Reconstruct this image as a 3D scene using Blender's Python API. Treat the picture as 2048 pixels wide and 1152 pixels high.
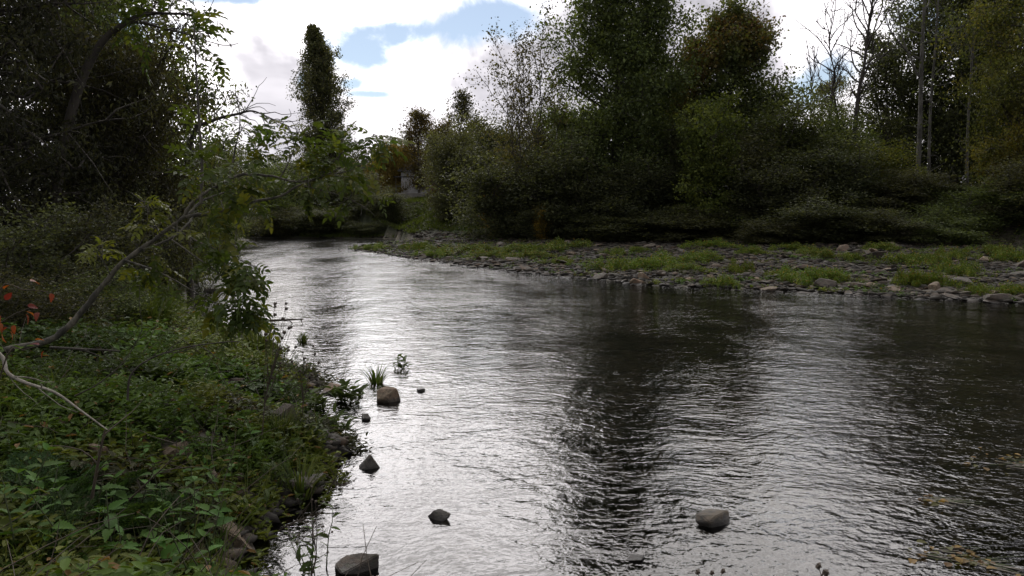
import bpy, bmesh, math, random
import numpy as np
from mathutils import Vector, Matrix

for o in list(bpy.data.objects):
    bpy.data.objects.remove(o)
SC = bpy.context.scene
COL = SC.collection
R = math.radians

# ------------------------------------------------------------------ camera
F_PX, CAM_Z, HORIZON = 1607.0, 2.2, 425.0        # focal length in photo pixels, height over the water, horizon row
PITCH = math.atan((576 - HORIZON) / F_PX)
cd = bpy.data.cameras.new('camera')
cam = bpy.data.objects.new('camera', cd)
COL.objects.link(cam)
cam.location = (0, 0, CAM_Z)
cam.rotation_euler = (math.pi / 2 - PITCH, 0, 0)
cd.sensor_width = 36
cd.lens = 36 * F_PX / 2048
cd.clip_start, cd.clip_end = 0.05, 3000
SC.camera = cam

# ------------------------------------------------------------------ light
SUN_AZ, SUN_EL = R(-13), R(40)                    # azimuth clockwise from +Y
sun_dir = Vector((math.sin(SUN_AZ) * math.cos(SUN_EL), math.cos(SUN_AZ) * math.cos(SUN_EL), math.sin(SUN_EL)))
sd = bpy.data.lights.new('sun', 'SUN')
sd.energy = 1.5
sd.angle = R(75)
sd.color = (1.0, 0.95, 0.88)
sun = bpy.data.objects.new('sun', sd)
COL.objects.link(sun)
sun.rotation_euler = (-sun_dir).to_track_quat('-Z', 'Y').to_euler()
sun.location = (0, 0, 60)

SC.view_settings.view_transform = 'Standard'
SC.view_settings.look = 'None'
SC.view_settings.exposure = 0.45
SC.view_settings.gamma = 1.0
SC.view_settings.use_curve_mapping = False
SC.cycles.use_denoising = True
SC.cycles.max_bounces = 5
SC.cycles.diffuse_bounces = 2
SC.cycles.glossy_bounces = 3
SC.cycles.transparent_max_bounces = 8
SC.cycles.sample_clamp_indirect = 6


class NT:
    """tiny helper over a node tree"""
    def __init__(self, tree):
        self.t = tree
        tree.nodes.clear()

    def n(self, kind, **kw):
        nd = self.t.nodes.new(kind)
        for k, v in kw.items():
            if k.startswith('i_'):
                key = k[2:]
                key = int(key) if key.isdigit() else key.replace('_', ' ')
                self.set(nd.inputs[key], v)
            else:
                setattr(nd, k, v)
        return nd

    def set(self, sock, v):
        if isinstance(v, bpy.types.NodeSocket):
            self.t.links.new(v, sock)
        elif isinstance(v, bpy.types.Node):
            self.t.links.new(v.outputs[0], sock)
        else:
            if hasattr(sock, 'default_value') and sock.type == 'RGBA' and len(v) == 3:
                v = (*v, 1)
            sock.default_value = v

    def m(self, op, a, b=None, c=None, clamp=False):
        nd = self.n('ShaderNodeMath', operation=op, use_clamp=clamp)
        for i, v in enumerate((a, b, c)):
            if v is not None:
                self.set(nd.inputs[i], v)
        return nd.outputs[0]

    def mix(self, f, a, b, blend='MIX'):
        nd = self.n('ShaderNodeMix', data_type='RGBA', blend_type=blend)
        self.set(nd.inputs[0], f)
        self.set(nd.inputs[6], a)
        self.set(nd.inputs[7], b)
        return nd.outputs[2]

    def noise(self, vec, scale, detail=4, rough=0.55, dist=0.0):
        nd = self.n('ShaderNodeTexNoise', i_Scale=scale, i_Detail=detail, i_Roughness=rough, i_Distortion=dist)
        if vec is not None:
            self.set(nd.inputs['Vector'], vec)
        return nd.outputs['Fac']

    def ramp(self, fac, stops, interp='LINEAR'):
        nd = self.n('ShaderNodeValToRGB')
        cr = nd.color_ramp
        cr.interpolation = interp
        while len(cr.elements) < len(stops):
            cr.elements.new(0.5)
        for e, (p, c) in zip(cr.elements, stops):
            e.position = p
            e.color = (*c, 1) if len(c) == 3 else c
        self.set(nd.inputs[0], fac)
        return nd.outputs[0]

    def smooth(self, v, a, b):
        nd = self.n('ShaderNodeMapRange', interpolation_type='SMOOTHSTEP')
        self.set(nd.inputs[0], v)
        nd.inputs[1].default_value, nd.inputs[2].default_value = a, b
        return nd.outputs[0]


def pix_angles(px, py):
    cx, cy = (px - 1024) / F_PX, (576 - py) / F_PX
    d = Vector((cx, math.cos(PITCH) + cy * math.sin(PITCH), -math.sin(PITCH) + cy * math.cos(PITCH))).normalized()
    return math.atan2(d.x, d.y), math.asin(d.z)


def build_world():
    w = bpy.data.worlds.new('World')
    SC.world = w
    w.use_nodes = True
    w.cycles.sampling_method = 'MANUAL'
    w.cycles.sample_map_resolution = 256
    T = NT(w.node_tree)
    d = T.n('ShaderNodeTexCoord').outputs['Generated']
    sep = T.n('ShaderNodeSeparateXYZ', i_0=d)
    x, y, z = sep.outputs
    sky = T.n('ShaderNodeTexSky', sky_type='NISHITA', sun_disc=False, sun_elevation=SUN_EL, sun_rotation=SUN_AZ,
              dust_density=0.1, air_density=1.0, ozone_density=2.0)
    blue = T.n('ShaderNodeVectorMath', operation='SCALE', i_0=sky.outputs[0])
    T.set(blue.inputs['Scale'], 0.08)
    thin = T.mix(0.32, blue.outputs[0], (0.6, 0.6, 0.63))        # thin veil in the gaps
    az = T.m('ARCTAN2', x, y)
    el = T.m('ARCSINE', z)
    # cloud deck, on a plane overhead
    zz = T.m('ADD', T.m('MAXIMUM', z, 0.0), 0.2)
    uv = T.n('ShaderNodeCombineXYZ', i_0=T.m('DIVIDE', x, zz), i_1=T.m('DIVIDE', y, zz), i_2=0.0).outputs[0]
    n1 = T.noise(uv, 1.5, 9, 0.58, 0.35)
    nfine = T.noise(d, 8.0, 9, 0.6, 0.25)
    hole = None
    for px, py, wx, wy, tilt in ((880, 55, 240, 46, -0.2), (1000, 36, 110, 40, 0), (745, 188, 55, 9, 0), (700, 168, 24, 12, 0), (1640, 165, 75, 42, -0.25),
                                 (455, -6, 80, 16, 0), (605, 165, 18, 30, 0), (1500, -90, 300, 60, 0.1), (200, 60, 120, 50, 0),
                                 (1900, 40, 90, 60, 0)):
        a0, e0 = pix_angles(px, py)
        da = T.m('SUBTRACT', az, a0)
        de = T.m('SUBTRACT', el, e0)
        de = T.m('ADD', de, T.m('MULTIPLY', da, tilt))
        q = T.m('ADD', T.m('POWER', T.m('DIVIDE', da, wx / F_PX), 2.0), T.m('POWER', T.m('DIVIDE', de, wy / F_PX), 2.0))
        h = T.m('SUBTRACT', 1.0, T.m('SQRT', q))
        hole = h if hole is None else T.m('MAXIMUM', hole, h)
    hole = T.m('MAXIMUM', hole, -1.0)
    v = T.m('ADD', T.m('MULTIPLY', hole, 1.4), T.m('MULTIPLY', T.m('SUBTRACT', nfine, 0.5), 5.2))
    local = T.smooth(v, -0.35, 0.95)
    wide = T.smooth(n1, 0.62, 0.74)
    wide = T.m('MULTIPLY', wide, T.smooth(el, 0.3, 0.6))
    gap = T.m('MAXIMUM', local, wide)
    # cloud radiance: thin cloud scatters the hidden sun forward
    dot = T.n('ShaderNodeVectorMath', operation='DOT_PRODUCT', i_0=d, i_1=tuple(sun_dir)).outputs['Value']
    dot = T.m('MAXIMUM', dot, 0.0)
    glow = T.m('ADD', 0.88, T.m('MULTIPLY', 3.4, T.m('POWER', dot, 8.0)))
    n2 = T.noise(uv, 0.9, 5, 0.5, 0.2)
    n3 = T.noise(d, 4.0, 6, 0.55, 0.2)
    shade = T.m('ADD', T.m('MULTIPLY', T.smooth(n2, 0.35, 0.62), 0.25), T.m('MULTIPLY', T.smooth(n3, 0.43, 0.64), 0.8))
    shade = T.m('ADD', 0.2, shade)
    rad = T.m('MULTIPLY', glow, shade)
    tint = T.mix(T.smooth(rad, 0.4, 1.1), (0.92, 0.89, 0.97), (1.0, 0.96, 0.99))
    cl = T.n('ShaderNodeVectorMath', operation='SCALE', i_0=tint)
    T.set(cl.inputs['Scale'], rad)
    col = T.mix(gap, cl.outputs[0], thin)
    bg = T.n('ShaderNodeBackground', i_Color=col, i_Strength=1.0)
    T.n('ShaderNodeOutputWorld', i_Surface=bg.outputs[0])


build_world()

# ------------------------------------------------------------------ pixel -> place
CP, SP = math.cos(PITCH), math.sin(PITCH)


def ray(px, py):
    cx, cy = (px - 1024) / F_PX, (576 - py) / F_PX
    return np.array([cx, CP + cy * SP, -SP + cy * CP])


def P(px, py, D):
    d = ray(px, py)
    return d * (D / d[1]) + np.array([0, 0, CAM_Z])


def G(px, py, z=0.0):
    d = ray(px, py)
    t = (z - CAM_Z) / d[2]
    return d * t + np.array([0, 0, CAM_Z])


# ------------------------------------------------------------------ terrain
left_px = [(495, 479.5), (440, 492), (372, 520), (390, 560), (372, 600), (382, 650), (480, 672), (548, 700), (560, 742),
           (640, 768), (610, 800), (590, 850), (655, 876), (690, 903), (640, 925), (640, 985), (590, 1005), (540, 1040), (512, 1065), (455, 1152)]
left_bank = [G(*p)[:2] for p in left_px]
left_bank = [np.array([-150, 95.]), np.array([-60, 84.]), np.array([-32, 74.])] + left_bank + [np.array([-1.0, 4.05]), np.array([0.6, 3.35]),
             np.array([3, 2.9]), np.array([8, 2.3]), np.array([20, 0.0]), np.array([60, -12.])]
right_px = [(2048, 607), (1900, 600), (1800, 595), (1600, 583), (1450, 577), (1290, 571), (1180, 557), (1050, 546), (950, 534), (850, 522),
            (760, 508), (695, 497.5), (740, 490), (830, 485.5)]
right_bank = [np.array([90, 8.]), np.array([40, 13.])] + [G(*p)[:2] for p in right_px]
far_px = [(800, 478), (640, 476.5), (540, 476.5)]
far_bank = [G(*p)[:2] for p in far_px] + [np.array([-34, 80.]), np.array([-62, 92.]), np.array([-150, 104.])]
bar_back = [np.array([90, 20.]), np.array([40, 30.]), np.array([24, 36.]), np.array([15, 42.]), np.array([5.5, 48.]), np.array([-2.5, 56.]), np.array([-9, 64.]),
            np.array([-10, 70.])]
POLY = np.array(right_bank + far_bank + left_bank)


def seg_dist(X, Y, pts, closed=False):
    d = np.full(X.shape, 1e9)
    pts = [np.asarray(p) for p in pts]
    n = len(pts)
    for i in range(n if closed else n - 1):
        a, b = pts[i], pts[(i + 1) % n]
        ab = b - a
        t = np.clip(((X - a[0]) * ab[0] + (Y - a[1]) * ab[1]) / (ab @ ab), 0, 1)
        d = np.minimum(d, np.hypot(X - a[0] - t * ab[0], Y - a[1] - t * ab[1]))
    return d


def inside(X, Y, poly):
    c = np.zeros(X.shape, bool)
    n = len(poly)
    for i in range(n):
        x1, y1 = poly[i]
        x2, y2 = poly[(i + 1) % n]
        if y1 == y2:
            continue
        k = ((y1 > Y) != (y2 > Y)) & (X < (x2 - x1) * (Y - y1) / (y2 - y1) + x1)
        c ^= k
    return c


def vnoise(X, Y, seed=0):
    """smooth value noise, vectorised"""
    xi, yi = np.floor(X).astype(np.int64), np.floor(Y).astype(np.int64)
    fx, fy = X - xi, Y - yi
    fx, fy = fx * fx * (3 - 2 * fx), fy * fy * (3 - 2 * fy)

    def h(a, b):
        n = (a * 374761393 + b * 668265263 + seed * 1442695041) & 0xFFFFFFFF
        n = ((n ^ (n >> 13)) * 1274126177) & 0xFFFFFFFF
        return ((n ^ (n >> 16)) & 0xFFFF) / 65535.0
    return (h(xi, yi) * (1 - fx) + h(xi + 1, yi) * fx) * (1 - fy) + (h(xi, yi + 1) * (1 - fx) + h(xi + 1, yi + 1) * fx) * fy


def fbm(X, Y, s, oct=4, seed=0):
    v, a, t = 0, 1.0, 0
    for k in range(oct):
        v = v + a * (vnoise(X * s + 17.3 * k, Y * s - 9.1 * k, seed + k) - 0.5)
        t += a
        a *= 0.5
        s *= 2.1
    return v / t


def fields(X, Y):
    X, Y = np.asarray(X, float), np.asarray(Y, float)
    ins = inside(X, Y, POLY)
    dl, dr, df = seg_dist(X, Y, left_bank), seg_dist(X, Y, right_bank), seg_dist(X, Y, far_bank)
    db = seg_dist(X, Y, bar_back)
    return ins, dl, dr, df, db


BAR = np.array([np.array(p) for p in right_bank] + bar_back[::-1])


def HZ(X, Y, detail=True):
    X, Y = np.asarray(X, float), np.asarray(Y, float)
    ins, dl, dr, df, db = fields(X, Y)
    dmin = np.minimum(np.minimum(dl, dr), df)
    bed = -np.minimum(0.5, 0.03 + 0.13 * dmin)
    # right gravel bar and the wooded bank behind it
    inbar = inside(X, Y, BAR)
    bar = 0.02 + 0.75 * dr / (dr + db + 0.1)
    hb = np.where(inbar, bar, 0.77 + 0.42 * np.minimum(db, 5.5) + 0.05 * np.clip(db - 5.5, 0, 20))
    # near and left bank
    hl = 0.06 + 0.30 * np.minimum(dl, 1.2) + 0.14 * np.clip(dl - 1.2, 0, 4) + 0.20 * np.clip(dl - 5.2, 0, 8)
    hf = 0.08 + 0.16 * np.minimum(df, 9.0) + 0.02 * np.clip(df - 9, 0, 20)
    rightish = (dr <= np.minimum(dl, df)) | inbar | ((db < df) & (db < dl))
    leftish = dl <= df
    h = np.where(ins, bed, np.where(rightish, hb, np.where(leftish, hl, hf)))
    if detail:
        amp = np.where(ins, 0.12, np.where(rightish & inbar, 0.26, 0.4)) * np.clip(dmin / 1.5 + 0.15, 0, 1)
        h = h + amp * fbm(X, Y, 0.45, 4, 3)
        h = h + np.where(ins, 0.3, 1.0) * 0.09 * fbm(X, Y, 2.1, 3, 11)
    return h


def hz(x, y):
    return float(HZ(np.array([x]), np.array([y]))[0])


def GT(px, py):
    """where the view ray through a pixel meets the terrain"""
    d = ray(px, py)
    ts = np.concatenate([np.linspace(2.5, 30, 700), np.linspace(30, 130, 800)]) / d[1]
    X, Y, Z = d[0] * ts, d[1] * ts, CAM_Z + d[2] * ts
    k = np.argmax(Z <= np.maximum(HZ(X, Y), 0.0))
    return np.array([X[k], Y[k], max(Z[k], 0.0)])


# ------------------------------------------------------------------ object helpers
def tag(o, label=None, cat=None, group=None, kind=None):
    if label:
        o['label'] = label
    if cat:
        o['category'] = cat
    if group:
        o['group'] = group
    if kind:
        o['kind'] = kind
    return o


def empty(name, loc, rz=0.0):
    o = bpy.data.objects.new(name, None)
    COL.objects.link(o)
    o.empty_display_size = 0.2
    o.location = loc
    o.rotation_euler = (0, 0, rz)
    return o


def obj(name, me, parent=None, loc=None):
    o = bpy.data.objects.new(name, me)
    COL.objects.link(o)
    if parent:
        o.parent = parent
    if loc is not None:
        o.location = loc
    return o


def copy_tree(o, parent=None):
    c = o.copy()
    COL.objects.link(c)
    c.parent = parent
    for ch in o.children:
        copy_tree(ch, c)
    return c


ORD = ['leftmost', 'second', 'third', 'fourth', 'fifth', 'sixth', 'seventh', 'eighth', 'ninth', 'tenth', 'eleventh', 'twelfth', 'thirteenth', 'fourteenth', 'fifteenth',
       'sixteenth', 'seventeenth', 'eighteenth', 'nineteenth', 'twentieth', 'twenty-first', 'twenty-second', 'twenty-third', 'twenty-fourth']


def nth(i, n):
    return 'leftmost' if i == 0 else 'rightmost' if i == n - 1 else ORD[i] + ' from left'


def row_labels(items, rowof, what):
    """items: (px, py); rowof(py) -> row phrase; what: noun phrase -> one label per item"""
    out = [None] * len(items)
    rows = {}
    for i, (px, py) in enumerate(items):
        rows.setdefault(rowof(px, py), []).append((px, i))
    for ph, lst in rows.items():
        lst.sort()
        for k, (_, i) in enumerate(lst):
            out[i] = what + ', ' + nth(k, len(lst)) + ' of those ' + ph
    return out


def np_mesh(name, V, loops, starts, totals, mat, col=None, smooth=False):
    me = bpy.data.meshes.new(name)
    V = np.ascontiguousarray(V, np.float32)
    me.vertices.add(len(V))
    me.vertices.foreach_set('co', V.ravel())
    me.loops.add(len(loops))
    me.loops.foreach_set('vertex_index', np.ascontiguousarray(loops, np.int32))
    me.polygons.add(len(starts))
    me.polygons.foreach_set('loop_start', np.ascontiguousarray(starts, np.int32))
    me.polygons.foreach_set('loop_total', np.ascontiguousarray(totals, np.int32))
    if smooth:
        me.polygons.foreach_set('use_smooth', np.ones(len(starts), bool))
    if col is not None:
        a = me.attributes.new('Col', 'FLOAT_COLOR', 'POINT')
        c4 = np.ones((len(V), 4), np.float32)
        c4[:, :3] = col
        a.data.foreach_set('color', c4.ravel())
    me.materials.append(mat)
    me.update(calc_edges=True)
    me.validate()
    return me


def poly_mesh(name, V, faces, mat, col=None, smooth=False):
    """faces: (n,k) int array"""
    faces = np.asarray(faces)
    n, k = faces.shape
    return np_mesh(name, V, faces.ravel(), np.arange(n) * k, np.full(n, k), mat, col, smooth)


def unit(v):
    return v / (np.linalg.norm(v, axis=-1, keepdims=True) + 1e-9)


# leaf outlines: (along, across, fold height), base first; faces as triangles
KITE = (np.array([[0, 0, 0], [0.45, 0.5, 0.12], [1, 0, -0.05], [0.45, -0.5, 0.12]], float), np.array([[0, 1, 2], [0, 2, 3]]))
BROAD = (np.array([[0, 0, 0], [0.5, 0, -0.02], [1, 0, -0.14], [0.14, 0.36, 0.08], [0.42, 0.5, 0.12], [0.76, 0.27, 0.02],
                   [0.14, -0.36, 0.08], [0.42, -0.5, 0.12], [0.76, -0.27, 0.02]], float),
         np.array([[0, 3, 1], [3, 4, 1], [4, 5, 1], [5, 2, 1], [0, 1, 6], [6, 1, 7], [7, 1, 8], [8, 1, 2]]))
OVAL = (np.array([[0, 0, 0], [0.25, 0.4, 0.1], [0.65, 0.42, 0.08], [1, 0, -0.1], [0.65, -0.42, 0.08], [0.25, -0.4, 0.1]], float),
        np.array([[0, 1, 2], [0, 2, 3], [0, 3, 4], [0, 4, 5]]))
BLADE = (np.array([[0, 0.5, 0], [0, -0.5, 0], [0.5, 0.4, 0.0], [0.5, -0.4, 0.0], [0.82, 0.22, -0.1], [0.82, -0.22, -0.1], [1.0, 0, -0.26]], float),
         np.array([[0, 1, 3], [0, 3, 2], [2, 3, 5], [2, 5, 4], [4, 5, 6]]))


def leaf_arrays(pos, d, nrm, L, W, col, shape=KITE):
    """-> V, F, C for n leaves"""
    prof, tri = shape
    d = unit(d)
    side = unit(np.cross(nrm, d))
    up = np.cross(d, side)
    n = len(pos)
    L, W = np.broadcast_to(L, n), np.broadcast_to(W, n)
    V = (pos[:, None] + d[:, None] * (prof[None, :, 0:1] * L[:, None, None]) + side[:, None] * (prof[None, :, 1:2] * W[:, None, None])
         + up[:, None] * (prof[None, :, 2:3] * L[:, None, None]))
    k = len(prof)
    F = (np.arange(n) * k)[:, None, None] + tri[None]
    C = np.repeat(col[:, None, :], k, 1)
    return V.reshape(-1, 3), F.reshape(-1, 3), C.reshape(-1, 3)


def merge(parts):
    V, F, C, o = [], [], [], 0
    for v, f, c in parts:
        V.append(v)
        F.append(f + o)
        C.append(c)
        o += len(v)
    return np.concatenate(V), np.concatenate(F), np.concatenate(C)


class Tubes:
    def __init__(self):
        self.V, self.F, self.o = [], [], 0

    def add(self, pts, rad, sides=5):
        pts = np.asarray(pts, float)
        k = len(pts)
        rad = np.broadcast_to(np.asarray(rad, float), k)
        tg = unit(np.gradient(pts, axis=0))
        ref = np.array([0, 0, 1.0]) if abs(tg[:, 2]).mean() < 0.8 else np.array([1.0, 0, 0])
        a = unit(np.cross(tg, ref))
        b = np.cross(tg, a)
        th = np.arange(sides) * 2 * math.pi / sides
        ring = pts[:, None] + rad[:, None, None] * (a[:, None] * np.cos(th)[None, :, None] + b[:, None] * np.sin(th)[None, :, None])
        i, j = np.meshgrid(np.arange(k - 1), np.arange(sides), indexing='ij')
        j2 = (j + 1) % sides
        f = np.stack([i * sides + j, i * sides + j2, (i + 1) * sides + j2, (i + 1) * sides + j], -1).reshape(-1, 4) + self.o
        self.V.append(ring.reshape(-1, 3))
        self.F.append(f)
        self.o += k * sides

    def mesh(self, name, mat):
        return poly_mesh(name, np.concatenate(self.V), np.concatenate(self.F), mat, smooth=True)


def spline(pts, n=24):
    """Catmull-Rom through the points"""
    p = np.asarray(pts, float)
    p = np.vstack([2 * p[0] - p[1], p, 2 * p[-1] - p[-2]])
    out = []
    segs = len(p) - 3
    for u in np.linspace(0, segs - 1e-6, n):
        i = int(u)
        t = u - i
        a, b, c, d = p[i], p[i + 1], p[i + 2], p[i + 3]
        out.append(0.5 * (2 * b + (c - a) * t + (2 * a - 5 * b + 4 * c - d) * t * t + (3 * b - a - 3 * c + d) * t ** 3))
    return np.array(out)


# ------------------------------------------------------------------ materials
def new_mat(name):
    m = bpy.data.materials.new(name)
    m.use_nodes = True
    return m, NT(m.node_tree)


def finish(T, sh):
    T.n('ShaderNodeOutputMaterial', i_Surface=sh)


def leaf_material(name, trans=0.35, rough=0.55, spec=0.18):
    m, T = new_mat(name)
    c = T.n('ShaderNodeAttribute', attribute_name='Col').outputs['Color']
    oi = T.n('ShaderNodeObjectInfo').outputs['Random']
    hs = T.n('ShaderNodeHueSaturation', i_Color=c, i_Hue=T.m('ADD', 0.49, T.m('MULTIPLY', oi, 0.02)), i_Value=T.m('ADD', 0.88, T.m('MULTIPLY', oi, 0.24)))
    p = T.n('ShaderNodeBsdfPrincipled', i_Base_Color=hs.outputs[0], i_Roughness=rough)
    p.inputs['Specular IOR Level'].default_value = spec
    warm = T.mix(1.0, hs.outputs[0], (1.35, 1.3, 0.55, 1), 'MULTIPLY')
    tr = T.n('ShaderNodeBsdfTranslucent', i_Color=warm)
    mx = T.n('ShaderNodeMixShader', i_0=trans, i_1=p.outputs[0], i_2=tr.outputs[0])
    finish(T, mx.outputs[0])
    return m


def bark_material(name, a, b, scale=6.0):
    m, T = new_mat(name)
    co = T.n('ShaderNodeTexCoord').outputs['Object']
    mp = T.n('ShaderNodeMapping', i_Vector=co)
    mp.inputs['Scale'].default_value = (1, 1, 0.35)
    n = T.noise(mp.outputs[0], scale, 6, 0.65)
    n2 = T.noise(co, scale * 5, 4)
    c = T.mix(T.smooth(n, 0.35, 0.65), a, b)
    c = T.mix(T.m('MULTIPLY', T.smooth(n2, 0.5, 0.7), 0.4), c, (0.02, 0.03, 0.015))
    bp = T.n('ShaderNodeBump', i_Height=n, i_Strength=0.6, i_Distance=0.02)
    p = T.n('ShaderNodeBsdfPrincipled', i_Base_Color=c, i_Roughness=0.85, i_Normal=bp.outputs[0])
    finish(T, p.outputs[0])
    return m


def stone_material(name, dark, light, warm):
    m, T = new_mat(name)
    co = T.n('ShaderNodeTexCoord').outputs['Object']
    geo = T.n('ShaderNodeNewGeometry')
    oi = T.n('ShaderNodeObjectInfo').outputs['Random']
    off = T.n('ShaderNodeVectorMath', operation='ADD', i_0=co)
    T.set(off.inputs[1], T.n('ShaderNodeCombineXYZ', i_0=T.m('MULTIPLY', oi, 37.0), i_1=T.m('MULTIPLY', oi, 11.0)).outputs[0])
    v = off.outputs[0]
    n = T.noise(v, 3.2, 7, 0.62)
    n2 = T.noise(v, 16, 6, 0.7)
    n3 = T.noise(v, 1.3, 3)
    c = T.mix(T.smooth(n, 0.32, 0.68), dark, light)
    c = T.mix(T.m('MULTIPLY', oi, T.smooth(n3, 0.4, 0.6)), c, warm)
    c = T.mix(T.m('MULTIPLY', T.smooth(n2, 0.5, 0.62), 0.45), c, (0.035, 0.034, 0.03))
    moss = T.m('MULTIPLY', T.smooth(T.noise(v, 2.4, 5), 0.55, 0.68), 0.55)
    c = T.mix(moss, c, (0.035, 0.045, 0.015))
    # the soaked band just above the water
    z = T.n('ShaderNodeSeparateXYZ', i_0=geo.outputs['Position']).outputs[2]
    wet = T.m('SUBTRACT', 1.0, T.smooth(T.m('ADD', z, T.m('MULTIPLY', n, 0.05)), 0.045, 0.09))
    c = T.mix(T.m('MULTIPLY', wet, 0.7), c, (0.012, 0.012, 0.010))
    bp = T.n('ShaderNodeBump', i_Height=T.m('ADD', n, T.m('MULTIPLY', n2, 0.5)), i_Strength=0.7, i_Distance=0.03)
    p = T.n('ShaderNodeBsdfPrincipled', i_Base_Color=c, i_Normal=bp.outputs[0], i_Roughness=T.m('SUBTRACT', 0.85, T.m('MULTIPLY', wet, 0.45)))
    finish(T, p.outputs[0])
    return m


def plain_material(name, a, b, scale=4.0, rough=0.8):
    m, T = new_mat(name)
    co = T.n('ShaderNodeTexCoord').outputs['Object']
    n = T.noise(co, scale, 6, 0.6)
    p = T.n('ShaderNodeBsdfPrincipled', i_Base_Color=T.mix(T.smooth(n, 0.3, 0.7), a, b), i_Roughness=rough)
    finish(T, p.outputs[0])
    return m


def water_material():
    m, T = new_mat('river_water')
    co = T.n('ShaderNodeTexCoord').outputs['Object']
    # ripple crests run across the stream
    mp = T.n('ShaderNodeMapping', i_Vector=co)
    mp.inputs['Rotation'].default_value = (0, 0, R(12))
    mp.inputs['Scale'].default_value = (0.72, 1.0, 1.0)
    wob = T.n('ShaderNodeTexNoise', i_Vector=mp.outputs[0], i_Scale=0.5, i_Detail=2.0)
    ad = T.n('ShaderNodeVectorMath', operation='MULTIPLY_ADD', i_0=wob.outputs['Color'])
    ad.inputs[1].default_value = (0.9, 0.9, 0)
    T.set(ad.inputs[2], mp.outputs[0])
    v = ad.outputs[0]
    a = T.noise(v, 5.5, 2, 0.5, 0.6)
    b = T.noise(v, 14.0, 2, 0.5, 0.4)
    c = T.noise(v, 1.5, 2, 0.5)
    d = T.noise(co, 34, 1, 0.5)
    fl = T.n('ShaderNodeMapping', i_Vector=co)                    # slick and riffled streaks drawn out along the stream
    fl.inputs['Rotation'].default_value = (0, 0, R(38))
    fl.inputs['Scale'].default_value = (1.0, 0.45, 1.0)
    calm = T.smooth(T.noise(fl.outputs[0], 0.42, 4, 0.55, 0.5), 0.36, 0.62)
    calm = T.m('ADD', 0.5, T.m('MULTIPLY', calm, 0.5))
    h = T.m('ADD', T.m('MULTIPLY', a, 0.0132), T.m('MULTIPLY', b, 0.0078))
    h = T.m('ADD', h, T.m('MULTIPLY', c, 0.019))
    h = T.m('ADD', h, T.m('MULTIPLY', d, 0.0022))
    h = T.m('MULTIPLY', h, calm)
    # the stream quickens into a riffle farther down, its wavelets too small to see one by one
    yy = T.n('ShaderNodeSeparateXYZ', i_0=T.n('ShaderNodeNewGeometry').outputs['Position']).outputs[1]
    rif = T.smooth(yy, 7.0, 36.0)
    h = T.m('MULTIPLY', h, T.m('ADD', 1.0, T.m('MULTIPLY', rif, 1.2)))
    rgh = T.m('ADD', 0.03, T.m('MULTIPLY', rif, T.m('MULTIPLY', calm, 0.07)))
    bp = T.n('ShaderNodeBump', i_Height=h, i_Strength=1.0, i_Distance=1.0)
    fr = T.n('ShaderNodeFresnel', i_IOR=1.34, i_Normal=bp.outputs[0])
    gl = T.n('ShaderNodeBsdfGlossy', i_Color=(1, 1, 1), i_Roughness=rgh, i_Normal=bp.outputs[0])
    tr = T.n('ShaderNodeBsdfTransparent', i_Color=(0.33, 0.33, 0.32))
    mx = T.n('ShaderNodeMixShader', i_0=fr.outputs[0], i_1=tr.outputs[0], i_2=gl.outputs[0])
    finish(T, mx.outputs[0])
    return m


def ground_material():
    m, T = new_mat('bank_ground')
    co = T.n('ShaderNodeTexCoord').outputs['Object']
    zone = T.n('ShaderNodeAttribute', attribute_name='Col')
    s = T.n('ShaderNodeSeparateColor', i_0=zone.outputs['Color'])
    n = T.noise(co, 1.5, 8, 0.65)
    n2 = T.noise(co, 9, 6, 0.65)
    soil = T.mix(T.smooth(n, 0.35, 0.65), (0.028, 0.022, 0.014), (0.05, 0.042, 0.025))
    soil = T.mix(T.smooth(n2, 0.5, 0.66), soil, (0.03, 0.042, 0.014))
    vo = T.n('ShaderNodeTexVoronoi', i_Vector=co, i_Scale=7.0, i_Randomness=1.0)
    grav = T.mix(T.smooth(n2, 0.35, 0.65), (0.018, 0.017, 0.014), (0.045, 0.04, 0.032))
    grav = T.mix(T.smooth(vo.outputs['Distance'], 0.25, 0.6), grav, (0.018, 0.016, 0.012))
    bed = T.mix(T.smooth(n2, 0.38, 0.62), (0.07, 0.064, 0.052), (0.17, 0.145, 0.10))
    bed = T.mix(T.smooth(n, 0.45, 0.62), bed, (0.055, 0.055, 0.045))
    lawn = T.mix(T.smooth(n2, 0.35, 0.65), (0.02, 0.027, 0.01), (0.036, 0.044, 0.014))
    c = T.mix(s.outputs[0], soil, grav)
    c = T.mix(s.outputs[1], c, bed)
    c = T.mix(s.outputs[2], c, lawn)
    h = T.m('ADD', T.m('MULTIPLY', n2, 0.5), T.m('SUBTRACT', 1.0, vo.outputs['Distance']))
    bp = T.n('ShaderNodeBump', i_Height=h, i_Strength=0.8, i_Distance=0.05)
    p = T.n('ShaderNodeBsdfPrincipled', i_Base_Color=c, i_Roughness=0.9, i_Normal=bp.outputs[0])
    finish(T, p.outputs[0])
    return m


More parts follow.
